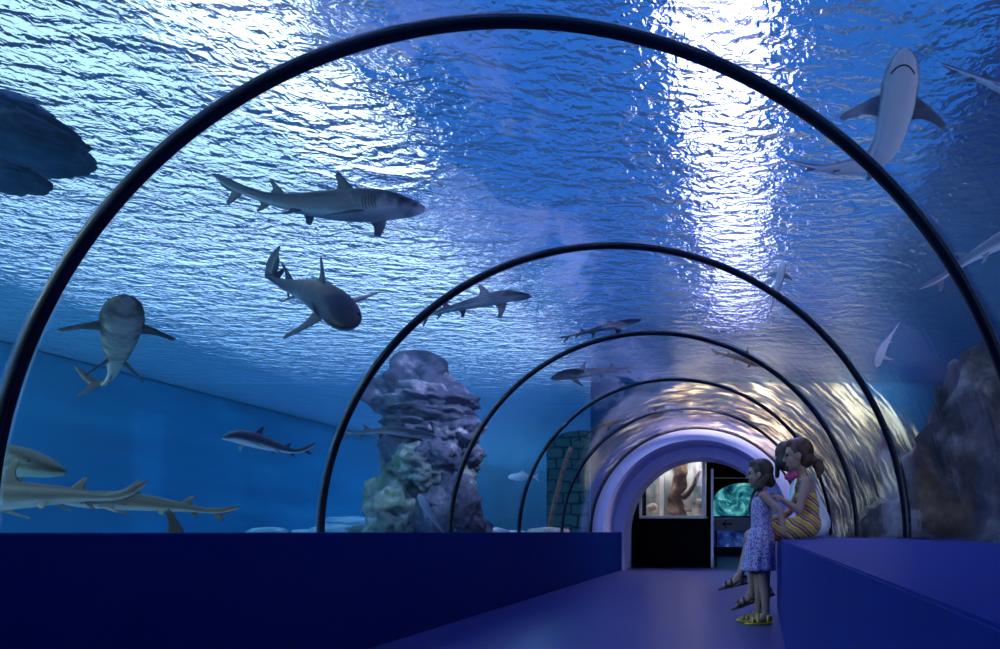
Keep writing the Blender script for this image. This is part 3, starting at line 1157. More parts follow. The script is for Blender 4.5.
make_shark('slender grey shark swimming right, crossed by the second rib',
           P([(532, 296, 4.9), (505, 297, 4.92), (480, 302, 4.96), (455, 308, 5.0), (435, 313, 5.05), (420, 318, 5.1), (411, 322, 5.12)]), M['sk_grey'], (0.05, 0.1, 1), .72, .75, pec_drop=.6, pec_span=.12)
make_shark('grey shark passing left to right in front of the rock pillar',
           P([(437, 437, 5.65), (415, 434, 5.62), (392, 431, 5.6), (370, 432, 5.6), (354, 433, 5.6), (337, 429, 5.62)]), M['sk_grey'], (0, 0.1, 1), .8, .8, dors=(1.2, 1.0), pec_span=.1)
make_shark('thin shark overhead between second and third ribs, above another thin shark',
           P([(641, 320, 6.3), (622, 324, 6.3), (602, 328, 6.35), (584, 333, 6.4), (570, 336, 6.45), (557, 338, 6.5)]), M['sk_dark'], (0, 0.5, 1), .55, .6, pec_drop=.5, pec_span=.1, eyes=False, gills=False)
make_shark('dark thin shark swimming left, overhead inside the third rib',
           P([(551, 379, 7.1), (566, 375, 7.1), (585, 373, 7.1), (605, 371, 7.15), (622, 369, 7.2), (639, 367, 7.25)]), M['sk_dark'], (0, 0.4, 1), .95, .9, pec_drop=.6, pec_span=.11, eyes=False, gills=False)
make_shark('dark thin shark slanting down left inside the fourth rib',
           P([(621, 420, 8.9), (608, 425, 8.9), (595, 430, 8.95), (584, 436, 9.0), (573, 442, 9.0)]), M['sk_dark'], (-.2, 0.4, 1), .7, .7, pec_span=.1, eyes=False, gills=False)
make_shark('big shark overhead at upper right showing its pale belly',
           P([(905, 48, 2.45), (903, 66, 2.5), (899, 92, 2.58), (894, 118, 2.65), (887, 142, 2.72), (873, 160, 2.78), (848, 167, 2.8), (818, 168, 2.8), (787, 160, 2.8)]),
           M['sk_pale'], [(0.1, 0.5, 0.85), (0.1, 0.5, 0.85), (0.1, 0.5, .85), (.1, .6, .7), (.1, .6, .7)], 1.4, 1.45, mouth=True, pec_drop=-.05, pec_span=.21)
make_shark('pale shark behind the nearest rib at the right edge',
           P([(1075, 214, 2.8), (1045, 222, 2.82), (1010, 237, 2.86), (983, 251, 2.9), (960, 265, 2.94), (942, 277, 2.97), (919, 289, 3.0)]), M['sk_white'], (-.35, -0.1, 1), 1.0, 1.0, pec_drop=.5)
make_shark('small pale shark diving head down inside the second rib on the right',
           P([(876, 367, 3.7), (879, 356, 3.72), (884, 346, 3.75), (889, 338, 3.78), (894, 331, 3.8), (900, 322, 3.8)]), M['sk_white'], (-.3, 0.9, .2), 1.2, 1.35, pec_drop=.1, pec_span=.2)
make_shark('small grey shark near the surface just above the second rib on the right',
           P([(783, 261, 4.7), (781, 272, 4.7), (779, 284, 4.72), (776, 295, 4.75), (772, 306, 4.8), (769, 316, 4.8)]), M['sk_pale'], (.2, 0.6, .5), 1.2, 1.2, pec_span=.2)
make_shark('dark shark overhead by the top right of the third rib',
           P([(764, 366, 6.4), (752, 362, 6.4), (740, 358, 6.45), (728, 356, 6.5), (719, 353, 6.5), (711, 349, 6.5)]), M['sk_dark'], (-.1, 0.2, 1), 1.1, 1.0, dors=(1.7, 1), eyes=False, gills=False)
make_shark('grey shark nosing upwards in front of the foot of the rock pillar',
           P([(419, 494, 6.0), (424, 504, 6.0), (430, 514, 6.02), (437, 524, 6.05), (443, 532, 6.1), (450, 540, 6.1)]), M['sk_grey'], (-.5, 0.6, .3), 1.3, 1.2, pec_span=.14, eyes=False, gills=False)
make_shark('faint pale shark gliding at the upper right edge beside the big overhead shark',
           P([(1085, 118, 2.95), (1055, 106, 2.98), (1025, 96, 3.0), (995, 85, 3.05), (965, 73, 3.1), (938, 62, 3.15)]), M['sk_pale'], (0.1, 0.4, 1), .8, .8, pec_drop=.4)

# small reef fish
for k, (px, py, Y, lab) in enumerate(((521, 477, 8.5, 'small pale blue fish between the third and fourth ribs'),)):
    c = W(px, py, Y)
    fi = empty('fish', c, lab, 'fish')
    bm = bmesh.new()
    bmesh.ops.create_uvsphere(bm, u_segments=20, v_segments=12, radius=1.0)
    for v in bm.verts:
        x = v.co.x
        k_ = 1 - 0.55 * max(0, x)
        v.co = Vector((x * 0.17, v.co.y * 0.03 * k_, v.co.z * 0.05 * k_)) + c
    link_bm('body', bm, simple('fish_silver', (0.6, 0.75, 0.9), 0.4), fi, True)
    ft = [(0.14, 0), (0.24, 0.06), (0.21, 0), (0.24, -0.06)]
    link_bm('tail', prism_bm([(c.x + a, c.z + b) for a, b in ft], c.y - 0.006, c.y + 0.006), bpy.data.materials['fish_silver'], fi)
    ft = [(-0.06, 0.04), (0.02, 0.085), (0.08, 0.035)]
    link_bm('dorsal_fin', prism_bm([(c.x + a, c.z + b) for a, b in ft], c.y - 0.005, c.y + 0.005), bpy.data.materials['fish_silver'], fi)

# ------------------------------------------------------------------ people
M['skin'] = simple('skin', (0.44, 0.26, 0.21), 0.55, var=0.06, spec=0.3)
M['hair'] = simple('dark_brown_hair', (0.045, 0.022, 0.016), 0.45, var=0.5, scale=30, bump=0.3)
M['hair2'] = simple('auburn_hair', (0.10, 0.042, 0.026), 0.45, var=0.5, scale=30, bump=0.3)
M['white_cloth'] = simple('white_cloth', (0.8, 0.8, 0.85), 0.8, var=0.05)
M['pink_cloth'] = simple('pink_cloth', (0.75, 0.06, 0.25), 0.7)
M['dark_cloth'] = simple('dark_cloth', (0.03, 0.03, 0.06), 0.8)
M['sandal_y'] = simple('yellow_sandal', (0.75, 0.55, 0.03), 0.5, var=0.2)
M['sandal_b'] = simple('brown_sandal', (0.06, 0.035, 0.03), 0.5)
M['lip'] = simple('lip', (0.5, 0.2, 0.19), 0.5)
M['band'] = simple('hair_band', (0.7, 0.12, 0.35), 0.6)

# lavender dress with a small dark violet print
t = NT('lavender_print')
o_ = t.pos()
vo = t.n('ShaderNodeTexVoronoi')
t.set(vo.inputs['Vector'], o_)
vo.inputs['Scale'].default_value = 65.0
nz = t.noise(o_, 40, 3)
f = t.math('ADD', vo.outputs['Distance'], t.math('MULTIPLY', nz, 0.5))
cc = t.ramp(f, [(0.5, (0.12, 0.07, 0.30)), (0.8, (0.50, 0.43, 0.70))])
M['lavender'] = t.done(t.pbsdf(cc, 0.8, spec=0.2))
# yellow dress with red, white and violet slanting stripes
t = NT('striped_yellow')
p = t.sep(t.pos())
u = t.math('ADD', t.math('MULTIPLY', p[2], 1.0), t.math('MULTIPLY', p[0], 0.75))
u = t.math('ADD', u, t.math('MULTIPLY', t.noise(t.pos(), 7, 2), 0.05))
u = t.math('FRACT', t.math('MULTIPLY', u, 11.0))
cc = t.ramp(u, [(0.0, (0.72, 0.45, 0.05)), (0.24, (0.75, 0.66, 0.45)), (0.36, (0.42, 0.04, 0.16)), (0.52, (0.75, 0.45, 0.06)), (0.68, (0.16, 0.08, 0.32)), (0.82, (0.75, 0.55, 0.1))], 'CONSTANT')
M['striped'] = t.done(t.pbsdf(cc, 0.8, spec=0.2))


def capsule(p0, r0, p1, r1, seg=14, nc=5, flat=None):
    p0, p1 = Vector(p0), Vector(p1)
    d = (p1 - p0).normalized()
    path, rr = [], []
    for i in range(nc, 0, -1):
        a = (PI / 2) * i / nc
        path.append(p0 - d * r0 * math.sin(a)); rr.append(max(1e-4, r0 * math.cos(a)))
    for i in range(0, 5):
        path.append(p0.lerp(p1, i / 4)); rr.append(r0 + (r1 - r0) * i / 4)
    for i in range(1, nc + 1):
        a = (PI / 2) * i / nc
        path.append(p1 + d * r1 * math.sin(a)); rr.append(max(1e-4, r1 * math.cos(a)))
    return tube_mesh(path, rr, seg)


def ellip(c, rad, ax=None, n=16, m=10):
    """ellipsoid, ax = three unit axes"""
    c = Vector(c)
    ax = ax or (Vector((1, 0, 0)), Vector((0, 1, 0)), Vector((0, 0, 1)))
    vs, fs = [], []
    for j in range(1, m):
        th = PI * j / m
        for i in range(n):
            ph = 2 * PI * i / n
            q = (math.sin(th) * math.cos(ph), math.sin(th) * math.sin(ph), math.cos(th))
            vs.append(c + ax[0] * q[0] * rad[0] + ax[1] * q[1] * rad[1] + ax[2] * q[2] * rad[2])
    for j in range(m - 2):
        for i in range(n):
            a = j * n + i
            b = j * n + (i + 1) % n
            fs.append((a, a + n, b + n, b))
    tp = len(vs)
    vs.append(c + ax[2] * rad[2])
    vs.append(c - ax[2] * rad[2])
    for i in range(n):
        fs.append((tp, i, (i + 1) % n))
        e = (m - 2) * n
        fs.append((tp + 1, e + (i + 1) % n, e + i))
    return vs, fs


def fuse(name, prims, vox, mat, parent, smooth_it=4):
    """one continuous skin over overlapping solids"""
    vs, fs = join(prims)
    me = bpy.data.meshes.new(name + '_src')
    me.from_pydata([tuple(v) for v in vs], [], fs)
    o = bpy.data.objects.new(name + '_src', me)
    col.objects.link(o)
    fix_normals(o)
    r = o.modifiers.new('r', 'REMESH')
    r.mode = 'VOXEL'
    r.voxel_size = vox
    if smooth_it:
        s = o.modifiers.new('s', 'SMOOTH')
        s.iterations = smooth_it
        s.factor = 0.5
    dg = bpy.context.evaluated_depsgraph_get()
    out = bpy.data.meshes.new_from_object(o.evaluated_get(dg))
    bpy.data.objects.remove(o)
    bpy.data.meshes.remove(me)
    out.name = name
    ob = bpy.data.objects.new(name, out)
    col.objects.link(ob)
    out.materials.clear()
    out.materials.append(mat)
    for p in out.polygons:
        p.use_smooth = True
    ob.parent = parent
    ob.matrix_parent_inverse = Matrix.Translation(-parent.location)
    return ob


def hand(wr, d, nrm, k=1.0, curl=0.35, thumb=1):
    """palm and five fingers; d along the hand, nrm out of the palm, thumb = side"""
    d = Vector(d).normalized()
    nrm = Vector(nrm)
    nrm = (nrm - d * nrm.dot(d)).normalized()
    s = d.cross(nrm) * thumb
    wr = Vector(wr)
    pr = [capsule(wr - d * 0.01 * k, 0.016 * k, wr + d * 0.02 * k, 0.017 * k, 10)]
    for q in (-0.021, -0.007, 0.007, 0.021):
        pr.append(capsule(wr + d * 0.012 * k + s * q * 0.6 * k, 0.011 * k, wr + d * 0.055 * k + s * q * k, 0.0098 * k, 8))
    for q, l in ((-0.022, 0.044), (-0.0075, 0.054), (0.0075, 0.058), (0.022, 0.050)):
        b = wr + d * 0.057 * k + s * q * k
        dd = d
        for seg, (f, r) in enumerate(((0.45, 0.0075), (0.32, 0.0068), (0.23, 0.006))):
            dd = (dd + nrm * curl * (0.7 + 0.5 * seg)).normalized()
            e = b + (dd + s * q * 2.2) * l * f * k
            pr.append(capsule(b, r * k, e, r * 0.92 * k, 8, 3))
            b = e
    b = wr + d * 0.016 * k + s * 0.02 * k
    m = b + (d * 0.55 + s * 0.75 + nrm * 0.25).normalized() * 0.032 * k
    e = m + (d * 0.85 + s * 0.35 + nrm * 0.3).normalized() * 0.026 * k
    pr += [capsule(b, 0.0105 * k, m, 0.0085 * k, 8, 3), capsule(m, 0.0085 * k, e, 0.007 * k, 8, 3)]
    return pr


def head_prims(hc, f, u, k=1.0):
    f = Vector(f).normalized()
    u = Vector(u)
    u = (u - f * u.dot(f)).normalized()
    s = f.cross(u)
    hc = Vector(hc)
    ax = (f, s, u)

    def q(a, b, c):
        return hc + f * a * k + s * b * k + u * c * k
    pr = [ellip(q(-0.008, 0, 0.022), (0.088 * k, 0.070 * k, 0.086 * k), ax, 24, 16),
          ellip(q(0.022, 0, -0.035), (0.056 * k, 0.053 * k, 0.066 * k), ax, 20, 14),
          ellip(q(0.05, 0, -0.085), (0.019 * k, 0.02 * k, 0.016 * k), ax),                      # chin
          capsule(q(0.078, 0, 0.008), 0.006 * k, q(0.094, 0, -0.028), 0.010 * k, 10, 4),        # nose
          ellip(q(0.084, 0.010, -0.030), (0.008 * k, 0.007 * k, 0.006 * k), ax),
          ellip(q(0.084, -0.010, -0.030), (0.008 * k, 0.007 * k, 0.006 * k), ax),
          ellip(q(0.072, 0, -0.053), (0.009 * k, 0.020 * k, 0.006 * k), ax),                    # lips
          ellip(q(0.070, 0, -0.062), (0.009 * k, 0.017 * k, 0.006 * k), ax),
          ellip(q(0.066, 0.03, 0.018), (0.012 * k, 0.022 * k, 0.008 * k), ax),                  # brows
          ellip(q(0.066, -0.03, 0.018), (0.012 * k, 0.022 * k, 0.008 * k), ax),
          ellip(q(0.046, 0.038, -0.03), (0.024 * k, 0.018 * k, 0.022 * k), ax),                 # cheeks
          ellip(q(0.046, -0.038, -0.03), (0.024 * k, 0.018 * k, 0.022 * k), ax)]
    for g in (1, -1):
        pr.append(ellip(q(-0.005, g * 0.070, -0.008), (0.017 * k, 0.007 * k, 0.027 * k), ax))
    eyes = [ellip(q(0.071, g * 0.030, 0.002), (0.009 * k, 0.013 * k, 0.0075 * k), ax) for g in (1, -1)]
    lips = [ellip(q(0.0765, 0, -0.0545), (0.006 * k, 0.016 * k, 0.0045 * k), ax), ellip(q(0.0745, 0, -0.0615), (0.006 * k, 0.014 * k, 0.0045 * k), ax)]
    return pr, eyes, lips, q, ax


def person(origin, label):
    return empty('person', origin, label, 'person', None)


def pieces(root, eyes, lips):
    for e in eyes:
        link('eye', e[0], e[1], M['eye'], root)
    v, f = join(lips)
    link('lips', v, f, M['lip'], root)


def sandal(root, ank, toe_d, k, mat):
    """sole, toe strap, heel strap round a foot that starts under the ankle"""
    td = Vector(toe_d).normalized()
    sd = td.cross(Vector((0, 0, 1))).normalized()
    un = sd.cross(td).normalized()
    a = Vector(ank)
    bot = a - un * 0.058 * k
    vs, fs = [], []
    n = 28
    for z in (0, 0.012 * k):
        for i in range(n):
            an = 2 * PI * i / n
            x = math.cos(an)
            wd = 0.034 * (1 + 0.25 * x) if x > 0 else 0.030
            vs.append(bot + td * (0.055 + 0.112 * x) * k + sd * math.sin(an) * wd * k - un * (0.012 * k - z))
    for i in range(n):
        j = (i + 1) % n
        fs.append((i, j, j + n, i + n))
    fs.append(tuple(reversed(range(n))))
    fs.append(tuple(n + i for i in range(n)))
    sh = [(vs, fs)]
    for pos, h, wd in ((0.115, 0.036, 0.036), (0.075, 0.046, 0.034), (0.0, 0.062, 0.034)):
        pts = []
        for i in range(15):
            an = PI * i / 14
            pts.append(bot + td * (pos - 0.01 * math.sin(an)) * k + sd * math.cos(an) * wd * k + un * math.sin(an) * h * k)
        sh.append(tube_mesh(pts, [0.0075 * k] * 15, 8))
    pts = []
    for i in range(13):
        an = PI / 2 + PI * i / 12
        pts.append(a + un * 0.0 + td * math.cos(an) * 0.040 * k + sd * math.sin(an) * 0.033 * k - un * 0.012 * k)
    sh.append(tube_mesh(pts, [0.006 * k] * 13, 8))
    v, f = join(sh)
    o = link('sandal', v, f, mat, root)
    fix_normals(o)
    return o


def foot_prims(ank, toe_d, k=1.0):
    td = Vector(toe_d).normalized()
    sd = td.cross(Vector((0, 0, 1))).normalized()
    un = sd.cross(td).normalized()
    a = Vector(ank)
    pr = [capsule(a - td * 0.022 * k - un * 0.030 * k, 0.026 * k, a + td * 0.02 * k - un * 0.012 * k, 0.028 * k, 12),
          capsule(a + td * 0.01 * k - un * 0.022 * k, 0.028 * k, a + td * 0.10 * k - un * 0.042 * k, 0.018 * k, 12),
          capsule(a + td * 0.04 * k - un * 0.038 * k - sd * 0.012 * k, 0.019 * k, a + td * 0.112 * k - un * 0.044 * k - sd * 0.012 * k, 0.014 * k, 10),
          capsule(a + td * 0.04 * k - un * 0.038 * k + sd * 0.012 * k, 0.019 * k, a + td * 0.105 * k - un * 0.044 * k + sd * 0.014 * k, 0.013 * k, 10)]
    for i in range(5):
        q = -0.024 + 0.012 * i
        r = 0.0095 - 0.0008 * i
        st = a + td * (0.115 - 0.004 * i) * k - un * 0.046 * k + sd * q * k
        pr.append(capsule(st, r * k, st + td * (0.026 - 0.003 * i) * k - un * 0.002 * k, r * 0.9 * k, 8, 3))
    return pr


# ---- standing girl
O = Vector((0.132, 4.85, 0.0))
FX = Vector((-1.0, 0.06, 0)).normalized()
SD = Vector((-0.06, -1.0, 0)).normalized()      # her left, towards the camera


def L1(a, b, z):
    return O + FX * a + SD * b + Vector((0, 0, z))


g1 = person(O, 'girl in lavender print sundress and yellow sandals standing by the end of the ledge')
hp, ey, lp, q, ax = head_prims(L1(0.026, 0.0, 1.112), FX + Vector((0, 0.05, 0.0)), (0.02, 0, 1), 1.0)
la, ra = L1(-0.028, 0.055, 0.072), L1(0.04, -0.05, 0.072)
pr = hp + [capsule(L1(-0.004, 0, 0.95), 0.036, L1(0.008, 0, 1.05), 0.034),
           ellip(L1(0.0, 0, 0.87), (0.068, 0.095, 0.10), (FX, SD, Vector((0, 0, 1)))),
           ellip(L1(-0.004, 0, 0.94), (0.048, 0.105, 0.042), (FX, SD, Vector((0, 0, 1)))),
           ellip(L1(0.005, 0, 0.74), (0.066, 0.085, 0.12), (FX, SD, Vector((0, 0, 1)))),
           ellip(L1(0.0, 0, 0.62), (0.082, 0.10, 0.10), (FX, SD, Vector((0, 0, 1))))]
for sgn, an in ((1, la), (-1, ra)):
    hip = L1(0.0, 0.052 * sgn, 0.60)
    kn = hip.lerp(an, 0.50) + FX * 0.012
    pr += [capsule(hip, 0.066, kn, 0.043), capsule(kn, 0.041, kn.lerp(an, 0.35) - FX * 0.008, 0.040), capsule(kn.lerp(an, 0.35) - FX * 0.008, 0.040, an, 0.024)]
    pr += foot_prims(an, FX + SD * 0.28 * sgn, 1.0)
el = L1(-0.135, 0.125, 0.832)
wrp = Vector((0.285, 4.715, 0.672))
pr += [capsule(L1(-0.005, 0.102, 0.945), 0.032, el, 0.024), capsule(el, 0.024, wrp, 0.017)]
pr += hand(wrp, Vector((0.65, 0.15, -0.45)), (-0.4, 0, -1), 0.9, 0.12, 1)
el2, wr2 = L1(-0.02, -0.135, 0.79), L1(0.09, -0.10, 0.67)
pr += [capsule(L1(-0.005, -0.102, 0.945), 0.032, el2, 0.024), capsule(el2, 0.024, wr2, 0.017)]
pr += hand(wr2, FX * 0.6 - Vector((0, 0, 1)), SD, 0.9, 0.25, -1)
fuse('body', pr, 0.0045, M['skin'], g1, 3)
pieces(g1, ey, lp)
# hair : cap, nape roll, long strand down the front
hr = [ellip(q(-0.020, 0, 0.032), (0.090, 0.079, 0.088), ax, 28, 18), ellip(q(0.035, 0, 0.072), (0.045, 0.06, 0.04), ax),
      ellip(q(-0.055, 0, -0.03), (0.058, 0.068, 0.065), ax), ellip(q(-0.088, 0.02, -0.058), (0.036, 0.045, 0.045), ax)]
pts = [q(-0.05, -0.066, -0.04), q(-0.01, -0.085, -0.1), L1(0.066, -0.085, 0.955), L1(0.088, -0.062, 0.85), L1(0.085, -0.055, 0.75)]
for i in range(4):
    hr.append(capsule(pts[i], (0.03, 0.03, 0.028, 0.026)[i], pts[i + 1], (0.03, 0.028, 0.026, 0.010)[i]))
fuse('hair', hr, 0.006, M['hair'], g1, 3)
v, f = tube_mesh([q(-0.085 + 0.03 * math.cos(a), 0.018 + 0.05 * math.sin(a), -0.036) for a in [2 * PI * i / 20 for i in range(20)]], [0.006] * 20, 8)
link('hair_band', v, f, M['band'], g1)


def loft(secs, n=56, folds=0.0):
    """(centre, axis a, axis b, ra, rb) rings"""
    vs, fs = [], []
    for j, (c, a, b, ra_, rb_) in enumerate(secs):
        fq = folds * (j / (len(secs) - 1)) ** 1.6
        for i in range(n):
            an = 2 * PI * i / n
            kf = 1 + fq * math.sin(9 * an + 0.6 * math.sin(2 * an + j * 0.15))
            vs.append(c + a * math.cos(an) * ra_ * kf + b * math.sin(an) * rb_ * kf)
    for j in range(len(secs) - 1):
        for i in range(n):
            x, y = j * n + i, j * n + (i + 1) % n
            fs.append((x, y, y + n, x + n))
    return vs, fs


prof_d = [(.938, .004, .066, .094), (.90, .006, .079, .104), (.84, .008, .082, .104), (.77, .009, .077, .094), (.72, .010, .078, .095), (.65, .014, .098, .116), (.56, .022, .112, .130), (.47, .030, .122, .143), (.396, .034, .130, .152)]
secs = []
for i in range(len(prof_d) - 1):
    for k in range(4):
        u_ = k / 4
        z, cf, a_, b_ = [prof_d[i][j] * (1 - u_) + prof_d[i + 1][j] * u_ for j in range(4)]
        secs.append((L1(cf, 0, z), FX, SD, a_, b_))
z, cf, a_, b_ = prof_d[-1]
secs.append((L1(cf, 0, z), FX, SD, a_, b_))
v, f = loft(secs, 72, 0.055)
dr = link('dress', v, f, M['lavender'], g1)
so = dr.modifiers.new('thick', 'SOLIDIFY')
so.thickness = 0.005
so.offset = 1
for sgn in (1, -1):
    v, f = tube_mesh([L1(0.062, 0.05 * sgn, 0.935), L1(0.045, 0.058 * sgn, 0.965), L1(0.01, 0.062 * sgn, 0.988), L1(-0.03, 0.058 * sgn, 0.975), L1(-0.058, 0.05 * sgn, 0.935)], [0.009] * 5, 8)
    link('strap', v, f, M['lavender'], g1)
for an, sgn in ((la, 1), (ra, -1)):
    sandal(g1, an, FX + SD * 0.28 * sgn, 1.0, M['sandal_y'])

# ---- seated girl
O = Vector((0.455, 4.99, 0.0))
FX = Vector((-1.0, 0.0, 0))
SD = Vector((0, -1.0, 0))
UP = Vector((0, 0, 1))
g2 = person(O + Vector((0, 0, BT)), 'girl in yellow striped dress with bare shoulders sitting on the ledge')
hp, ey, lp, q, ax = head_prims(L1(0.050, 0.0, 1.268), (-1, 0.08, -0.06), (0.0, 0, 1), 1.16)
k2 = 1.0
la, ra = L1(0.405, 0.06, 0.222), L1(0.495, -0.05, 0.345)
knl, knr = L1(0.395, 0.075, 0.648), L1(0.41, -0.075, 0.652)
pr = hp + [capsule(L1(0.0, 0, 1.07), 0.041, L1(0.028, 0, 1.19), 0.039),
           ellip(L1(-0.01, 0, 0.98), (0.080, 0.112, 0.12), (FX, SD, UP)),
           ellip(L1(-0.002, 0, 1.062), (0.056, 0.132, 0.048), (FX, SD, UP)),
           ellip(L1(-0.03, 0, 0.85), (0.078, 0.10, 0.14), (FX, SD, UP)),
           ellip(L1(-0.025, 0, 0.735), (0.10, 0.13, 0.10), (FX, SD, UP))]
for sgn, kn, an in ((1, knl, la), (-1, knr, ra)):
    hip = L1(0.0, 0.07 * sgn, 0.712)
    pr += [capsule(hip, 0.078, kn, 0.051), capsule(kn, 0.049, kn.lerp(an, .35) - FX * 0.012, 0.047), capsule(kn.lerp(an, .35) - FX * 0.012, 0.047, an, 0.028)]
pr += foot_prims(la, (-1, -0.1, -0.35), 1.12) + foot_prims(ra, (-1, -0.05, -0.22), 1.12)
el = L1(0.055, 0.165, 0.835)
wrp = L1(0.185, 0.165, 0.925)
pr += [capsule(L1(-0.005, 0.128, 1.055), 0.039, el, 0.029), capsule(el, 0.029, wrp, 0.021)]
pr += hand(wrp, Vector((-0.8, 0, 0.35)), (0, 0.6, -0.8), 1.05, 0.3, 1)
el2, wr2 = L1(0.10, -0.16, 0.84), L1(0.27, -0.10, 0.765)
pr += [capsule(L1(-0.005, -0.128, 1.055), 0.039, el2, 0.029), capsule(el2, 0.029, wr2, 0.021)]
pr += hand(wr2, Vector((-1, -0.1, -0.25)), (0, 0, -1), 1.05, 0.25, -1)
fuse('body', pr, 0.005, M['skin'], g2, 3)
pieces(g2, ey, lp)
hr = [ellip(q(-0.020, 0, 0.034), (0.089 * 1.16, 0.078 * 1.16, 0.087 * 1.16), ax, 28, 18), ellip(q(0.034, 0, 0.074), (0.05, 0.065, 0.045), ax),
      ellip(q(-0.050, 0, -0.025), (0.066, 0.076, 0.075), ax), ellip(q(-0.090, 0, -0.035), (0.040, 0.045, 0.045), ax)]
pts = [q(-0.10, 0, -0.03), q(-0.135, 0, -0.055), q(-0.142, 0.0, -0.105), q(-0.125, 0.0, -0.15)]
for i in range(3):
    hr.append(capsule(pts[i], (0.024, 0.034, 0.034)[i], pts[i + 1], (0.034, 0.034, 0.014)[i]))
fuse('hair', hr, 0.006, M['hair2'], g2, 3)
# dress : bodice, hips and the skirt over the thighs
dr = [ellip(L1(-0.012, 0, 0.945), (0.089, 0.119, 0.075), (FX, SD, UP)), ellip(L1(-0.03, 0, 0.85), (0.089, 0.112, 0.14), (FX, SD, UP)),
      ellip(L1(-0.022, 0, 0.745), (0.113, 0.143, 0.108), (FX, SD, UP))]
for sgn, kn in ((1, knl), (-1, knr)):
    hip = L1(0.0, 0.07 * sgn, 0.722)
    dr.append(capsule(hip, 0.090, hip.lerp(kn, 0.72) + UP * 0.004, 0.070))
dr.append(capsule(L1(0.0, 0, 0.73), 0.08, L1(0.27, 0, 0.70), 0.062))
fuse('dress', dr, 0.006, M['striped'], g2, 4)
for sgn in (1, -1):
    v, f = tube_mesh([L1(0.062, 0.05 * sgn, 0.985), L1(0.062, 0.045 * sgn, 1.04), L1(0.045, 0.04 * sgn, 1.09), L1(0.0, 0.035 * sgn, 1.125), L1(-0.03, 0.02 * sgn, 1.12)], [0.007] * 5, 8)
    link('strap', v, f, M['striped'], g2)
sandal(g2, la, (-1, -0.1, -0.35), 1.12, M['sandal_b'])
sandal(g2, ra, (-1, -0.05, -0.22), 1.12, M['sandal_b'])

# ---- third child, behind the seated girl
O = Vector((0.62, 5.62, 0.0))
g3 = person(O + Vector((0, 0, BT)), 'dark haired person in white shirt leaning forward on the ledge behind the seated girl')
hp, ey, lp, q, ax = head_prims(L1(0.27, 0.0, 1.325), (0.1, 1.0, -0.1), (0, 0, 1), 1.12)
la, ra = L1(0.44, 0.07, 0.20), L1(0.44, -0.08, 0.20)
knl, knr = L1(0.43, 0.09, 0.65), L1(0.43, -0.09, 0.65)
pr = hp + [capsule(L1(0.17, 0, 1.12), 0.043, L1(0.24, 0, 1.25), 0.041), capsule(L1(0.02, 0, 0.76), 0.11, L1(0.13, 0, 1.04), 0.10),
           ellip(L1(0.15, 0, 1.10), (0.06, 0.15, 0.055), (FX, SD, UP))]
for sgn, kn, an in ((1, knl, la), (-1, knr, ra)):
    hip = L1(0.0, 0.075 * sgn, 0.715)
    pr += [capsule(hip, 0.08, kn, 0.053), capsule(kn, 0.05, an, 0.03)] + foot_prims(an, (-1, 0, -0.2), 1.1)
    el = L1(0.22, 0.18 * sgn, 0.88)
    wq = L1(0.36, 0.13 * sgn, 0.74)
    pr += [capsule(L1(0.15, 0.145 * sgn, 1.09), 0.041, el, 0.03), capsule(el, 0.03, wq, 0.021)]
    pr += hand(wq, (-1, 0, -0.3), (0, 0, -1), 1.05, 0.2, sgn)
fuse('body', pr, 0.006, M['skin'], g3, 3)
pieces(g3, ey, lp)
hr = [ellip(q(-0.020, 0, 0.034), (0.104, 0.092, 0.102), ax, 28, 18), ellip(q(0.036, 0, 0.075), (0.055, 0.07, 0.045), ax),
      ellip(q(-0.05, 0, -0.04), (0.075, 0.085, 0.09), ax),
      capsule(q(0.02, 0.06, -0.03), 0.028, q(0.03, 0.065, -0.14), 0.02), capsule(q(0.02, -0.06, -0.03), 0.028, q(0.03, -0.065, -0.14), 0.02)]
fuse('hair', hr, 0.007, M['hair'], g3, 3)
sh = [capsule(L1(0.005, 0, 0.76), 0.128, L1(0.125, 0, 1.04), 0.114), ellip(L1(0.15, 0, 1.095), (0.066, 0.158, 0.058), (FX, SD, UP)),
      capsule(L1(0.15, 0.145, 1.09), 0.052, L1(0.19, 0.17, 0.98), 0.052), capsule(L1(0.15, -0.145, 1.09), 0.052, L1(0.19, -0.17, 0.98), 0.052)]
fuse('shirt', sh, 0.007, M['white_cloth'], g3, 4)
v, f = tube_mesh([L1(0.205 + 0.052 * math.cos(a), 0.06 * math.sin(a), 1.165 - 0.012 * math.cos(a)) for a in [2 * PI * i / 24 for i in range(25)]], [0.024] * 25, 10)
link('scarf', v, f, M['pink_cloth'], g3)
st = []
for sgn, kn in ((1, knl), (-1, knr)):
    hip = L1(0.0, 0.075 * sgn, 0.72)
    st.append(capsule(hip, 0.092, hip.lerp(kn, 0.7), 0.072))
fuse('shorts', st, 0.007, M['white_cloth'], g3, 3)
sandal(g3, la, (-1, 0, -0.2), 1.1, M['sandal_b'])
sandal(g3, ra, (-1, 0, -0.2), 1.1, M['sandal_b'])

# ------------------------------------------------------------------ lamps and added fill lights
def area(name, loc, target, size, power, c, sy=None, spread=180):
    d = bpy.data.lights.new(name, 'AREA')
    d.energy = power
    d.color = c
    d.size = size
    d.spread = math.radians(spread)
    if sy:
        d.shape = 'RECTANGLE'
        d.size_y = sy
    o = bpy.data.objects.new(name, d)
    col.objects.link(o)
    o.location = loc
    o.rotation_euler = (Vector(target) - Vector(loc)).to_track_quat('-Z', 'Y').to_euler()
    return o


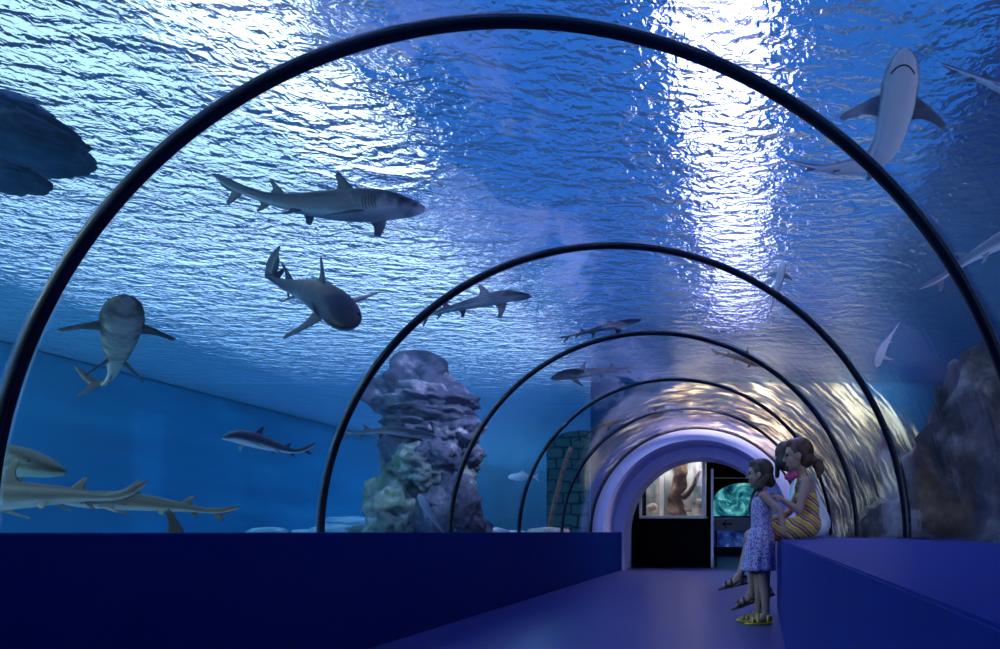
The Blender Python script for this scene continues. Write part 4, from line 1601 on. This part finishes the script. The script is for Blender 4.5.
def spot(name, loc, target, power, c, ang=60, blend=0.6, rad=0.05):
    d = bpy.data.lights.new(name, 'SPOT')
    d.energy = power
    d.color = c
    d.spot_size = math.radians(ang)
    d.spot_blend = blend
    d.shadow_soft_size = rad
    o = bpy.data.objects.new(name, d)
    col.objects.link(o)
    o.location = loc
    o.rotation_euler = (Vector(target) - Vector(loc)).to_track_quat('-Z', 'Y').to_euler()
    return o


# tank lights under the surface : pillar and rockwork lamps, the others added fill
area('tank_light', (-5.5, 0.8, 3.1), (-4.2, 3.4, 0.7), 1.2, 120, (0.85, 1.0, 0.95))  # added fill for the sharks at lower left
spot('pillar_lamp', (-1.2, 5.2, 3.05), (-3.4, 7.0, 1.5), 450, (0.85, 0.8, 1.0), 45)
area('rockwork_lamp', (0.75, 10.3, 3.16), (0.75, 11.0, 2.2), 3.6, 190, (1.0, 0.74, 0.55), 0.12)
area('reef_fill', (3.6, 3.0, 3.1), (2.6, 7.5, 1.0), 0.8, 28, (1.0, 0.85, 0.8))  # added fill for the reef on the right
area('right_tank_fill', (3.2, 0.6, 1.0), (1.4, 3.6, 1.9), 0.6, 30, (0.85, 0.8, 1.0))  # added to brighten the sharks on the right
area('tank_wall_fill', (-8.0, 1.0, 3.1), (-9.7, 9.0, 1.0), 1.5, 500, (0.6, 0.95, 1.0))  # added to brighten the left tank wall
area('far_tank_fill', (-6.6, 17.0, 3.12), (-6.6, 17.0, 0), 4.0, 260, (0.7, 0.95, 1.0), 7.0)  # added to lift the dark far end of the left tank
# added violet blue fill without a fixture, brightens the archway
area('arch_fill', (CX, 8.7, CZ + 1.62), (CX, 12.0, 0.9), 0.9, 10, (0.62, 0.66, 1.0))
# ------------------------------------------------------------------ render look
vs_ = sc.view_settings
sc.display_settings.display_device = 'sRGB'
vs_.view_transform = 'Standard'
vs_.look = 'None'
vs_.gamma = 1.0
vs_.use_curve_mapping = False
vs_.exposure = 0.0
cy = sc.cycles
cy.use_denoising = True
cy.max_bounces = 14
cy.diffuse_bounces = 4
cy.glossy_bounces = 5
cy.transmission_bounces = 8
cy.transparent_max_bounces = 24
cy.caustics_reflective = True
cy.caustics_refractive = True
cy.blur_glossy = 0.5
cy.sample_clamp_indirect = 12.0
